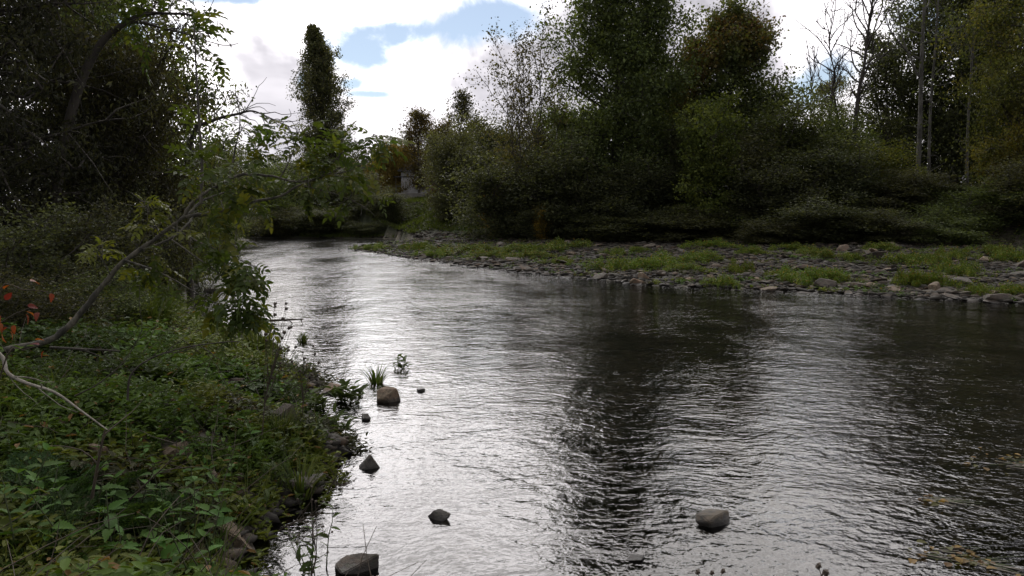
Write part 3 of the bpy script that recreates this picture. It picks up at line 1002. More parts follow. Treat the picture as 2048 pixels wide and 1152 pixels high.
def build_house():
    plaster = plain_material('plaster', (0.33, 0.33, 0.33), (0.45, 0.45, 0.44), 2.0, 0.9)
    slate = plain_material('roof_slate', (0.04, 0.042, 0.05), (0.07, 0.07, 0.08), 6.0, 0.7)
    glass = plain_material('dark_glass', (0.015, 0.017, 0.02), (0.02, 0.022, 0.025), 1.0, 0.08)
    wood = plain_material('grey_wood', (0.10, 0.095, 0.085), (0.2, 0.19, 0.17), 3.0)
    wallm = plain_material('garden_wall', (0.12, 0.115, 0.10), (0.2, 0.19, 0.17), 2.0)
    D = 94
    c = P(862, 425, D)
    zb = hz(c[0], D)
    e = empty('house', (c[0], D, zb - 0.02), R(6))
    tag(e, 'small white house with dark roof glimpsed between far trees', 'house')
    W, Dp, Hh = 6.6, 6.0, 2.9
    walls = obj('wall', box_mesh('house_wall', W, Dp, Hh, plaster), e)
    bm = bmesh.new()                       # gable roof
    o, hh = 0.4, 2.0
    v = [bm.verts.new(p) for p in ((-W / 2 - o, -Dp / 2 - o, Hh - 0.15), (W / 2 + o, -Dp / 2 - o, Hh - 0.15), (W / 2 + o, Dp / 2 + o, Hh - 0.15), (-W / 2 - o, Dp / 2 + o, Hh - 0.15),
                                   (-W / 2 - o, 0, Hh + hh), (W / 2 + o, 0, Hh + hh))]
    for f in ((0, 1, 5, 4), (2, 3, 4, 5), (0, 4, 3), (1, 2, 5), (3, 2, 1, 0)):
        bm.faces.new([v[i] for i in f])
    me = bpy.data.meshes.new('house_roof')
    bm.to_mesh(me)
    bm.free()
    me.materials.append(slate)
    roof = obj('roof', me, e)
    obj('chimney', box_mesh('chimney', 0.6, 0.6, 1.4, plaster), roof, (1.6, 0.4, Hh + 1.2))
    for x in (-1.2, 1.5):
        w = obj('window', box_mesh('window', 1.0, 0.06, 1.45, glass), e, (x, -Dp / 2 - 0.02, 0.95))
        for dx in (-0.54, 0, 0.54):
            obj('frame', box_mesh('frame_bar', 0.08, 0.1, 1.5, wood), w, (dx, -0.02, -0.02))
        obj('sill', box_mesh('sill', 1.3, 0.2, 0.08, wood), w, (0, -0.05, -0.09))
    # open porch with horizontal rails on its left
    pc = P(818, 425, D - 2)
    e2 = empty('porch', (pc[0], D - 2, hz(pc[0], D - 2) - 0.02), R(6))
    tag(e2, 'low open timber porch with horizontal rails left of the white house', 'porch')
    for x in (-1.4, 1.4):
        for y in (-1, 1):
            obj('post', box_mesh('post', 0.14, 0.14, 2.2, wood), e2, (x, y, 0))
    obj('roof', box_mesh('porch_roof', 3.3, 2.6, 0.14, slate), e2, (0, 0, 2.2))
    for z in (0.35, 0.75, 1.15):
        obj('rail', box_mesh('rail', 2.66, 0.08, 0.16, wood), e2, (0, -1, z))
    # low wall along the path at the top of the lawn
    wc = P(815, 425, D - 7)
    gz = hz(wc[0], D - 7)
    wl = tag(obj('garden_wall', box_mesh('garden_wall', 5.2, 0.3, 0.75, wallm, 0.03), loc=(wc[0], D - 7, gz - 0.08)), 'low grey garden wall along the top of the far lawn', 'wall')
    rs = tree_meshes(270, 1.5, 0.7, dome, 0.05, 20, 5, 3, 8, 0.16, 0.13, 0.65, [(0.10, 0.05, 0.03), (0.16, 0.06, 0.04), (0.08, 0.07, 0.03)], 0.05, (10, 70), 0.05, stems=3)
    place_tree('red_shrub', 'small reddish shrub in front of the white house', 'shrub', 872, D - 8, rs)


def build_left_trees():
    # nearest, dense fine leaved tree
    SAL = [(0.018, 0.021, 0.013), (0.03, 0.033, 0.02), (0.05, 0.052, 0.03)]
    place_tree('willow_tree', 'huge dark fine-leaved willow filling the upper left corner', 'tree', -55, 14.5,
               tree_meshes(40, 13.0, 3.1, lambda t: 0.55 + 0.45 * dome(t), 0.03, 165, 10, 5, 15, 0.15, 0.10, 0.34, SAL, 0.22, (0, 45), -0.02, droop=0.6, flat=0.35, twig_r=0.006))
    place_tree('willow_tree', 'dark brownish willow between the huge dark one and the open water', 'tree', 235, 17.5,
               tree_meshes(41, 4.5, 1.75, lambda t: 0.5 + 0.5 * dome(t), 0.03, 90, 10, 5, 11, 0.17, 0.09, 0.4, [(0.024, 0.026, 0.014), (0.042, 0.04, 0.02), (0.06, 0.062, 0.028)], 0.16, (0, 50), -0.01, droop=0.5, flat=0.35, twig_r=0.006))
    place_tree('ash_tree', 'tall dark leafy tree standing behind, at the left of the sky', 'tree', 262, 23,
               tree_meshes(42, hgt(300, 125, 23), 1.9, lambda t: 0.4 + 0.6 * dome(t), 0.1, 60, 8, 4, 14, 0.24, 0.12, 0.45, MID, 0.16, (10, 60), 0.05, droop=0.4, twig_r=0.007))
    place_tree('ash_tree', 'smaller leafy tree at the right end of the dark left bank', 'tree', 385, 25,
               tree_meshes(43, hgt(385, 190, 25), 1.3, dome, 0.1, 40, 7, 4, 9, 0.22, 0.13, 0.4, MID, 0.10, (10, 60), 0.05, droop=0.4, twig_r=0.007))
    place_tree('dark_tree', 'dark tree far behind the left bank willows', 'tree', 130, 27,
               tree_meshes(44, 12.5, 4.2, dome, 0.04, 80, 8, 4, 16, 0.33, 0.16, 0.55, DARK, 0.25, (0, 50), 0.03))
    place_tree('dark_tree', 'dark tree behind the huge willow at the far left edge', 'tree', -170, 24,
               tree_meshes(45, 11, 3.6, dome, 0.04, 66, 8, 4, 14, 0.33, 0.17, 0.55, DARK, 0.25, (0, 50), 0.03))
    # low shrubs and brambles on the bank
    lb = [tree_meshes(280 + i, 2.0, 1.25, dome, 0.02, 40, 8, 4, 9, 0.13, 0.07, 0.6, pal, 0.03, (0, 60), -0.03, rj=(0.5, 1.4), stems=6, name='bramble', flat=0.5, twig_r=0.004)
          for i, pal in enumerate((DARK, MID, [(0.03, 0.034, 0.018), (0.05, 0.052, 0.026), (0.07, 0.07, 0.03)]))]
    rows = [(20, 470, 11.5, 150, 0, 'dark bramble bush at the left edge under the huge willow'), (150, 440, 13.5, 130, 2, 'grey green bramble bush under the brown willow'),
            (255, 430, 16, 100, 0, 'dark bush behind the leaning ash trunk'), (295, 470, 18, 70, 1, 'green bush beside the water behind the leaning ash'),
            (60, 560, 9.5, 120, 2, 'tangled low bush behind the red leaves'), (190, 560, 11.5, 110, 1, 'leafy low bush below the leaning ash trunk'),
            (270, 595, 13.5, 70, 1, 'low leafy bush at the water edge left of the drooping leaves'), (355, 445, 24, 50, 1, 'bush at the water edge below the smaller leafy tree'),
            (410, 430, 32, 45, 0, 'dark bush farther along the left water edge'), (330, 380, 22, 70, 0, 'black bush in the shade of the tall leafy tree')]
    for i, (px, top, D, hw, kd, lab) in enumerate(rows):
        x = P(px, HORIZON, D)[0]
        h = P(px, top, D)[2] - hz(x, D)
        w = hw * D / F_PX
        place_tree('bramble_bush', lab, 'bush', px, D, lb[kd], rz=i * 1.1, scale=(w / 1.25, w / 1.25, h / 2.15))
    return lb


build_right_trees()
build_bushes()
build_far()
build_house()
build_left_trees()


# ------------------------------------------------------------------ stones
def rock_mesh(name, seed, sub=3, cuts=9, mat='stone', squash=(1, 1, 1), rough=0.05):
    """an angular lump: the hull of a few scattered points, worn along its edges"""
    rng = np.random.default_rng(seed)
    bm = bmesh.new()
    pts = unit(rng.normal(0, 1, (cuts + 5, 3))) * rng.uniform(0.82, 1.1, (cuts + 5, 1))
    pts[:, 2] = np.clip(pts[:, 2], -0.75, rng.uniform(0.5, 0.9))
    for p in pts:
        bm.verts.new(p)
    res = bmesh.ops.convex_hull(bm, input=bm.verts)
    bmesh.ops.delete(bm, geom=list({g for g in res['geom_interior'] + res['geom_unused'] if isinstance(g, bmesh.types.BMVert)}), context='VERTS')
    bmesh.ops.dissolve_limit(bm, angle_limit=R(16), verts=bm.verts, edges=bm.edges)
    bmesh.ops.bevel(bm, geom=list(bm.edges), offset=0.045 if sub > 2 else 0.1, segments=2 if sub > 2 else 1, affect='EDGES', clamp_overlap=True)
    if sub > 2:
        bmesh.ops.triangulate(bm, faces=bm.faces)
        bmesh.ops.subdivide_edges(bm, edges=bm.edges, cuts=2 if sub > 3 else 1, use_grid_fill=True)
        V = np.array([v.co for v in bm.verts])
        k = 1 + rough * 2 * fbm(V[:, 0] * 2 + seed, V[:, 1] * 2 + V[:, 2] * 1.7, 1.6, 3, seed)
        for v, q in zip(bm.verts, k):
            v.co *= q
    V = np.array([v.co for v in bm.verts])
    lo, hi = V.min(0), V.max(0)
    V = (V - (lo + hi) / 2) / ((hi - lo) / 2)
    for v, c in zip(bm.verts, V):
        v.co = c
    me = bpy.data.meshes.new(name)
    bm.to_mesh(me)
    bm.free()
    me.materials.append(M[mat])
    me.polygons.foreach_set('use_smooth', np.ones(len(me.polygons), bool))
    me.set_sharp_from_angle(angle=R(24))
    return me


ROCKS = []


def put_rock(px, py, w, h, label, mat, seed, sub=3, rz=0.0, tilt=(0, 0), cuts=9, depth=0.8, name='rock', group=None):
    """px,py: middle of its foot in the photo; w,h: its size there"""
    g = GT(px, py)
    D = g[1]
    W, Hh = w * D / F_PX, h * D / F_PX
    me = rock_mesh('rock', seed, sub, cuts, mat)
    o = obj(name, me, loc=(g[0], D + W * depth * 0.4, g[2] + Hh * (0.1 if g[2] < 0.1 or D > 14 else 0.42)))
    o.scale = (W / 2, W / 2 * depth, Hh * 0.58)
    o.rotation_euler = (R(tilt[0]), R(tilt[1]), rz)
    tag(o, label, 'rock', group)
    ROCKS.append((g[0], D, W))
    return o


def build_near_rocks():
    rows = [
        (775, 805, 52, 40, 'rounded brown rock standing in the shallows beside a grass tuft', 'tan_stone', 1, 0.3, (0, 0)),
        (841, 785, 19, 8, 'small lone stone breaking the water right of the rounded brown rock', 'stone', 2, 0, (0, 0)),
        (738, 938, 48, 36, 'dark pointed rock in the water off the flat slab', 'dark_stone', 3, 0.6, (0, 18)),
        (876, 1043, 50, 25, 'small dark angular rock alone in the lower middle water', 'dark_stone', 4, 0.2, (0, -10)),
        (1428, 1054, 84, 40, 'grey angular block in the water at lower right', 'dark_stone', 35, 0.4, (6, -10)),
        (708, 1152, 92, 36, 'flat cracked grey brown rock at the bottom edge, half in water', 'stone', 6, 0.1, (4, 0)),
        (465, 1098, 92, 52, 'big tilted brown slab at the lower water edge', 'tan_stone', 7, 0.2, (6, 18)),
        (385, 1130, 80, 42, 'low brown rock in the weeds left of the tilted slab', 'tan_stone', 8, 1.0, (0, 0)),
        (536, 1052, 38, 26, 'dark wet rock just above the tilted slab', 'dark_stone', 9, 0.2, (0, 0)),
        (592, 995, 88, 48, 'squared dark block forming a corner of the bank', 'dark_stone', 10, 0.0, (0, 0)),
        (565, 850, 52, 38, 'grey boulder among weeds near the water channel', 'stone', 11, 0.4, (0, 0)),
        (657, 790, 48, 26, 'tan boulder ringed by weeds behind the small channel', 'tan_stone', 12, 0.1, (0, 0)),
        (614, 852, 36, 20, 'low dark stone left in the small side channel', 'dark_stone', 13, 0.7, (0, 0)),
        (658, 850, 32, 20, 'low dark stone under the leafy weeds in the channel', 'dark_stone', 14, 0.2, (0, 0)),
        (731, 842, 18, 18, 'small dark upright stone in the water above the pointed rock', 'dark_stone', 15, 0.4, (0, 0)),
        (668, 912, 70, 24, 'dark flat slab reaching into the water', 'dark_stone', 16, 0.15, (0, 8)),
        (350, 930, 66, 44, 'pinkish tan block with a broken face on the bank', 'tan_stone', 17, 0.3, (0, 0)),
        (187, 930, 44, 38, 'tan rock tilted in the weeds at left', 'tan_stone', 18, 0.8, (0, 24)),
        (268, 882, 42, 22, 'flat pinkish stone behind the two tan blocks', 'tan_stone', 19, 0.1, (8, 0)),
        (112, 872, 48, 34, 'pale straw coloured stone at the left of the bank', 'tan_stone', 20, 0.1, (10, 10)),
        (425, 985, 20, 44, 'narrow tan stone standing on edge in the weeds', 'tan_stone', 21, 1.2, (0, 0)),
        (468, 770, 34, 12, 'pale flat stone high on the weedy bank', 'stone', 22, 0.0, (0, 0)),
        (400, 636, 34, 14, 'dark stone in the water behind drooping leaves', 'dark_stone', 23, 0.0, (0, 0)),
        (425, 585, 40, 12, 'dark low stone in the far left shallows', 'dark_stone', 24, 0.0, (0, 0)),
        (625, 772, 30, 12, 'flat dark stone at the tip of the weedy point', 'dark_stone', 25, 0.0, (0, 0)),
        (300, 1000, 40, 20, 'half buried grey stone in the middle of the weedy bank', 'stone', 26, 0.5, (0, 0)),
        (490, 1010, 50, 20, 'mossy flat stone behind the corner block', 'dark_stone', 27, 0.5, (0, 0)),
        (1275, 1128, 44, 10, 'dark stone barely breaking the surface at the bottom', 'dark_stone', 28, 0.5, (0, 0)),
    ]
    for (px, py, w, h, lab, mat, seed, rz, tilt) in rows:
        put_rock(px, py, w, h, lab, mat, seed, 4 if w > 60 else 3, rz, tilt, cuts=5 if 'rounded' not in lab else 16)


def build_bar_stones():
    rows = [
        (1277, 569, 38, 15, 'reddish brown angular rock at the bar edge below a leaning slab', 'tan_stone', 41, 0.4, (0, 10)),
        (1290, 561, 32, 16, 'tan slab leaning on the reddish angular rock', 'tan_stone', 42, 0.2, (10, 38)),
        (1383, 563, 24, 13, 'rounded tan stone right of the leaning slab', 'tan_stone', 43, 0, (0, 0)),
        (1424, 560, 17, 16, 'yellowish upright stone at the left end of the edge clump', 'tan_stone', 44, 0, (0, 0)),
        (1540, 582, 38, 11, 'flat orange brown slab at the water edge in mid bar', 'tan_stone', 45, 0.2, (0, -6)),
        (1517, 565, 28, 16, 'brown stone just behind the flat orange slab', 'tan_stone', 46, 0, (0, 0)),
        (1876, 583, 30, 28, 'squarish reddish rock near the right water edge', 'tan_stone', 47, 0.3, (0, 0)),
        (1895, 563, 28, 18, 'grey brown boulder behind the squarish reddish rock', 'stone', 48, 0, (0, 0)),
        (1745, 576, 30, 14, 'tilted tan slab left of the squarish reddish rock', 'tan_stone', 49, 0.3, (0, -24)),
        (1778, 595, 26, 9, 'pale flat stone in the water below the tilted slab', 'stone', 50, 0, (0, 0)),
        (1988, 606, 36, 10, 'long pale flat stone in the water near the right edge', 'stone', 51, 0, (0, 0)),
        (1874, 513, 22, 11, 'pale peaked stone at the back of the right bar', 'stone', 52, 0, (0, 12)),
        (1887, 533, 16, 11, 'small pale wedge stone between two right green clumps', 'stone', 53, 0, (0, 18)),
        (1735, 565, 20, 10, 'pinkish stone beside the dark wet hollow', 'tan_stone', 54, 0, (0, 0)),
        (1943, 563, 22, 12, 'light grey stone right of the grey brown boulder', 'stone', 55, 0, (0, 0)),
        (1722, 500, 14, 13, 'dark upright stone at the back of the middle bar', 'dark_stone', 56, 0, (0, 0)),
    ]
    for (px, py, w, h, lab, mat, seed, rz, tilt) in rows:
        put_rock(px, py, w, h, lab, mat, seed, 3, rz, tilt, cuts=12)
    # the other stones one can pick out on the bar
    rng = np.random.default_rng(77)
    var = [rock_mesh('bar_stone', 300 + i, 2, 9, ('stone', 'tan_stone', 'dark_stone', 'stone', 'dark_stone', 'stone')[i % 6]) for i in range(12)]
    n, tries = 0, 0
    while n < 285 and tries < 6000:
        tries += 1
        px = rng.uniform(720, 2060)
        py = rng.uniform(486, 606)
        g = G(px, py, 0.25)
        X, Y = np.array([g[0]]), np.array([g[1]])
        ins, dl, dr, df, db = fields(X, Y)
        if not inside(X, Y, BAR)[0] or db[0] < 0.8:
            continue
        if rng.random() > math.exp(-dr[0] / 9) + 0.35:
            continue
        s = 0.09 + 0.13 * rng.random() ** 2 + (0.16 if rng.random() < 0.1 else 0)
        z = hz(g[0], g[1])
        vi = int(rng.integers(12))
        o = obj('bar_stone', var[vi], loc=(g[0], g[1], max(z, 0) + s * 0.15))
        o.scale = (s * rng.uniform(0.9, 1.8), s * rng.uniform(0.7, 1.3), s * rng.uniform(0.22, 0.55))
        o.rotation_euler = (rng.normal(0, 0.2), rng.normal(0, 0.2), rng.uniform(0, 6.28))
        size = 'small' if s < 0.13 else 'middling' if s < 0.2 else 'larger'
        shade = ('grey', 'tan', 'dark', 'grey', 'dark', 'grey')[vi % 6]
        flat = 'flat' if o.scale.z < 0.36 * s else 'thick'
        part = 'left tip' if px < 960 else 'left part' if px < 1200 else 'middle' if px < 1480 else 'right part' if px < 1780 else 'right end'
        row = 'near the water edge' if dr[0] < 2.5 else 'among the green clumps' if dr[0] < 9 else 'toward the trees'
        tag(o, f'{size} {flat} {shade} stone {row} on the {part} of the gravel bar', 'stone', 'stones strewn over the gravel bar')
        n += 1
    # gravel too fine to pick apart
    phi = (1 + 5 ** 0.5) / 2
    iv = unit(np.array([(-1, phi, 0), (1, phi, 0), (-1, -phi, 0), (1, -phi, 0), (0, -1, phi), (0, 1, phi), (0, -1, -phi), (0, 1, -phi), (phi, 0, -1), (phi, 0, 1), (-phi, 0, -1), (-phi, 0, 1)], float))
    it = np.array([(0, 11, 5), (0, 5, 1), (0, 1, 7), (0, 7, 10), (0, 10, 11), (1, 5, 9), (5, 11, 4), (11, 10, 2), (10, 7, 6), (7, 1, 8), (3, 9, 4), (3, 4, 2), (3, 2, 6), (3, 6, 8), (3, 8, 9), (4, 9, 5), (2, 4, 11), (6, 2, 10), (8, 6, 7), (9, 8, 1)])

    def pebbles(name, X, Y, size, pal, mat, kindlabel):
        n = len(X)
        Z = HZ(X, Y)
        V = iv[None] * (1 + rng.normal(0, 0.16, (n, 12, 1)))
        sc = size[:, None] * np.stack([rng.uniform(0.8, 1.9, n), rng.uniform(0.7, 1.2, n), rng.uniform(0.2, 0.55, n)], -1)
        V = V * sc[:, None]
        a = rng.uniform(0, 6.28, n)
        ca, sa = np.cos(a)[:, None], np.sin(a)[:, None]
        V = np.stack([V[..., 0] * ca - V[..., 1] * sa, V[..., 0] * sa + V[..., 1] * ca, V[..., 2] + (rng.normal(0, 0.15, n)[:, None]) * V[..., 0]], -1)
        V = V + np.stack([X, Y, Z + size * 0.1], -1)[:, None]
        F = (np.arange(n) * 12)[:, None, None] + it[None]
        C = np.repeat(pick_cols(rng, n, pal, 0.3)[:, None], 12, 1)
        me = poly_mesh(name, V.reshape(-1, 3), F.reshape(-1, 3), mat, C.reshape(-1, 3))
        tag(obj(name, me), kindlabel, 'gravel', kind='stuff')

    pm, T = new_mat('gravel_pebble')
    c = T.n('ShaderNodeAttribute', attribute_name='Col').outputs['Color']
    nz = T.noise(T.n('ShaderNodeTexCoord').outputs['Object'], 25, 4)
    z = T.n('ShaderNodeSeparateXYZ', i_0=T.n('ShaderNodeNewGeometry').outputs['Position']).outputs[2]
    wet = T.m('SUBTRACT', 1.0, T.smooth(z, 0.03, 0.10))
    c = T.mix(T.m('MULTIPLY', T.smooth(nz, 0.4, 0.65), 0.5), c, (0.03, 0.03, 0.022))
    c = T.mix(T.m('MULTIPLY', wet, 0.6), c, (0.014, 0.013, 0.010))
    p = T.n('ShaderNodeBsdfPrincipled', i_Base_Color=c, i_Roughness=T.m('SUBTRACT', 0.85, T.m('MULTIPLY', wet, 0.2)))
    p.inputs['Specular IOR Level'].default_value = 0.25
    finish(T, p.outputs[0])
    STONE = [(0.012, 0.010, 0.008), (0.022, 0.019, 0.014), (0.038, 0.032, 0.023), (0.07, 0.048, 0.031)]
    N = 60000
    px = rng.uniform(680, 2100, N)
    Y = 18 + 55 * rng.random(N) ** 1.3
    X = (px - 1024) / F_PX * Y
    ins, dl, dr, df, db = fields(X, Y)
    ok = (inside(X, Y, BAR) & (db > 0.2)) | (ins & (dr < 0.9))
    X, Y = X[ok][:15000], Y[ok][:15000]
    pebbles('gravel', X, Y, rng.uniform(0.04, 0.13, len(X)) * (1 + 0.6 * (rng.random(len(X)) < 0.15)), STONE, pm, 'grey brown gravel covering the far bar')
    # shallow bed and the near water edge
    N = 12000
    Y = 3.5 + 14 * rng.random(N) ** 1.4
    px = rng.uniform(250, 2150, N)
    X = (px - 1024) / F_PX * Y
    ins, dl, dr, df, db = fields(X, Y)
    ok = (ins & (dl < 4) & (Y < 9)) | (~ins & (dl < 0.45) & (dl < dr))
    X, Y = X[ok][:5000], Y[ok][:5000]
    pebbles('river_pebbles', X, Y, rng.uniform(0.025, 0.07, len(X)), STONE, pm, 'brown pebbles along the near water edge and shallow bed')
    lb = np.array([p for p in left_bank if 3 < p[1] < 17 and p[0] < 0.3])
    q = rng.integers(0, len(lb) - 1, 2600)
    f = rng.random((2600, 1))
    e0 = lb[q] * (1 - f) + lb[q + 1] * f + rng.normal(0, 0.16, (2600, 2))
    pebbles('shore_pebbles', e0[:, 0], e0[:, 1], 0.02 + 0.07 * rng.random(2600) ** 2.5, STONE, pm, 'dark wet pebbles lining the near left water edge')
    # the little spit far away at left
    N = 4200
    Y = rng.uniform(57, 76, N)
    X = (rng.uniform(500, 920, N) - 1024) / F_PX * Y
    m = (Y > 69.5) | (X > -17)
    X, Y, N = X[m], Y[m], int(m.sum())
    pebbles('spit_gravel', X, Y, rng.uniform(0.06, 0.16, N), STONE, pm, 'gravel of the small spit along the far left water edge')


def build_bar_plants():
    rng = np.random.default_rng(5)
    GP = [(0.05, 0.08, 0.014), (0.085, 0.125, 0.02), (0.115, 0.15, 0.026)]
    var = []
    for i in range(6):
        N = 800
        a, r = rng.uniform(0, 6.28, N), np.sqrt(rng.random(N))
        edge = 1 + 0.35 * np.sin(a * 3 + i) + 0.2 * np.sin(a * 7 + 2 * i)
        x, y = 1.6 * r * np.cos(a) * edge, 1.6 * r * np.sin(a) * edge
        hgt_ = 0.26 * (1 - 0.7 * r ** 2) * rng.uniform(0.45, 1.25, N) * (0.7 + 0.9 * (vnoise(x * 1.6 + 5 * i, y * 1.6, i)))
        nn = vnoise(x * 2.4 + 7 * i, y * 2.4, 40 + i)
        ok = nn > 0.3 + 0.25 * r
        x, y, hgt_ = x[ok], y[ok], (hgt_ * (0.35 + 1.5 * nn))[ok]
        N = len(x)
        cents = np.stack([x, y, hgt_], -1)
        k = 11
        c = np.repeat(cents, k, 0)
        n = len(c)
        pos = c + rng.normal(0, 1, (n, 3)) * np.array([0.075, 0.075, 0.07])
        d = rng.normal(0, 1, (n, 3)) * np.array([1, 1, 0.5]) + np.array([0, 0, 0.35])
        nrm = rng.normal(0, 0.4, (n, 3)) + np.array([0, 0, 1])
        L = rng.uniform(0.05, 0.12, n)
        base = np.repeat(pick_cols(rng, N, GP, 0.15), k, 0) * (1 + rng.normal(0, 0.12, (n, 1)))
        old = (rng.random((n, 1)) < 0.07)
        base = np.where(old, np.array([[0.2, 0.13, 0.03]]), base)
        V, F, C = leaf_arrays(pos, d, nrm, L, L * 0.6, base.clip(0.01, 1), KITE)
        var.append(poly_mesh('clump_leaves', V, F, M['herb'], C))
    tb = Tubes()
    for j in range(60):
        a, r = rng.uniform(0, 6.28), rng.uniform(0, 1.3)
        p = np.array([r * math.cos(a), r * math.sin(a), -0.1])
        tb.add(grow(p, (rng.normal(0, 0.3), rng.normal(0, 0.3), 1), 0.38, 4, rng), np.linspace(0.008, 0.004, 4), 3)
    stems = tb.mesh('clump_stems', M['green_stem'])
    rows = [(925, 506, 68, 8), (1045, 503, 62, 8), (1135, 496, 48, 8), (1065, 516, 48, 6), (985, 515, 42, 5), (870, 512, 36, 4), (1222, 540, 44, 8), (1290, 538, 50, 9),
            (1350, 530, 60, 9), (1405, 521, 42, 7), (1372, 541, 36, 7), (1442, 573, 32, 8), (1226, 510, 24, 5), (1272, 502, 22, 5), (1600, 563, 46, 11), (1652, 562, 44, 9),
            (1560, 555, 30, 6), (1630, 514, 30, 10), (1808, 529, 48, 9), (1862, 527, 30, 8), (1920, 549, 34, 9), (1818, 572, 36, 7), (1862, 573, 34, 7), (2012, 590, 52, 9),
            (2022, 526, 40, 10), (1985, 510, 32, 8), (1905, 517, 26, 6), (1500, 510, 32, 5), (1420, 495, 48, 4), (745, 499, 32, 3), (830, 500, 32, 3), (1700, 520, 26, 6), (1480, 548, 26, 5),
            (1760, 500, 40, 5), (1580, 500, 36, 5), (1120, 527, 30, 4), (1950, 590, 22, 5)]
    def where(px, py):
        if py > 556:
            return 'along the water edge of the bar'
        if px < 1160:
            return 'on the left third of the bar'
        if px < 1540:
            return 'in the middle of the bar'
        return 'on the right bar'
    labs = row_labels([r[:2] for r in rows], where, 'low green plant clump')
    for i, (px, py, hw, hh) in enumerate(rows):
        g = GT(px, py)
        D = g[1]
        w = hw * D / F_PX / 1.6
        dep = min(max(hh * D * D / (F_PX * 1.9) / 1.6 * 0.55, 0.35), 1.4)
        e = empty('green_clump', (g[0], D, max(hz(g[0], D), 0) - 0.03), 0.0)
        e.scale = (w, dep, rng.uniform(0.45, 0.95))
        tag(e, labs[i], 'plant', 'green clumps on the gravel bar')
        obj('foliage', var[i % 6], e)
        tag(obj('stem', stems, e), kind='stuff')


build_near_rocks()
build_bar_stones()
build_bar_plants()


# ------------------------------------------------------------------ left bank ground cover
def left_samples(rng, N, y0, y1, pw, pmin, pmax, keep):
    Y = y0 + (y1 - y0) * rng.random(N) ** pw
    px = rng.uniform(pmin, pmax, N)
    X = (px - 1024) / F_PX * Y
    ins, dl, dr, df, db = fields(X, Y)
    ok = (~ins) & (dl > keep) & (dl < dr) & (dl < df)
    return X[ok], Y[ok], dl[ok]


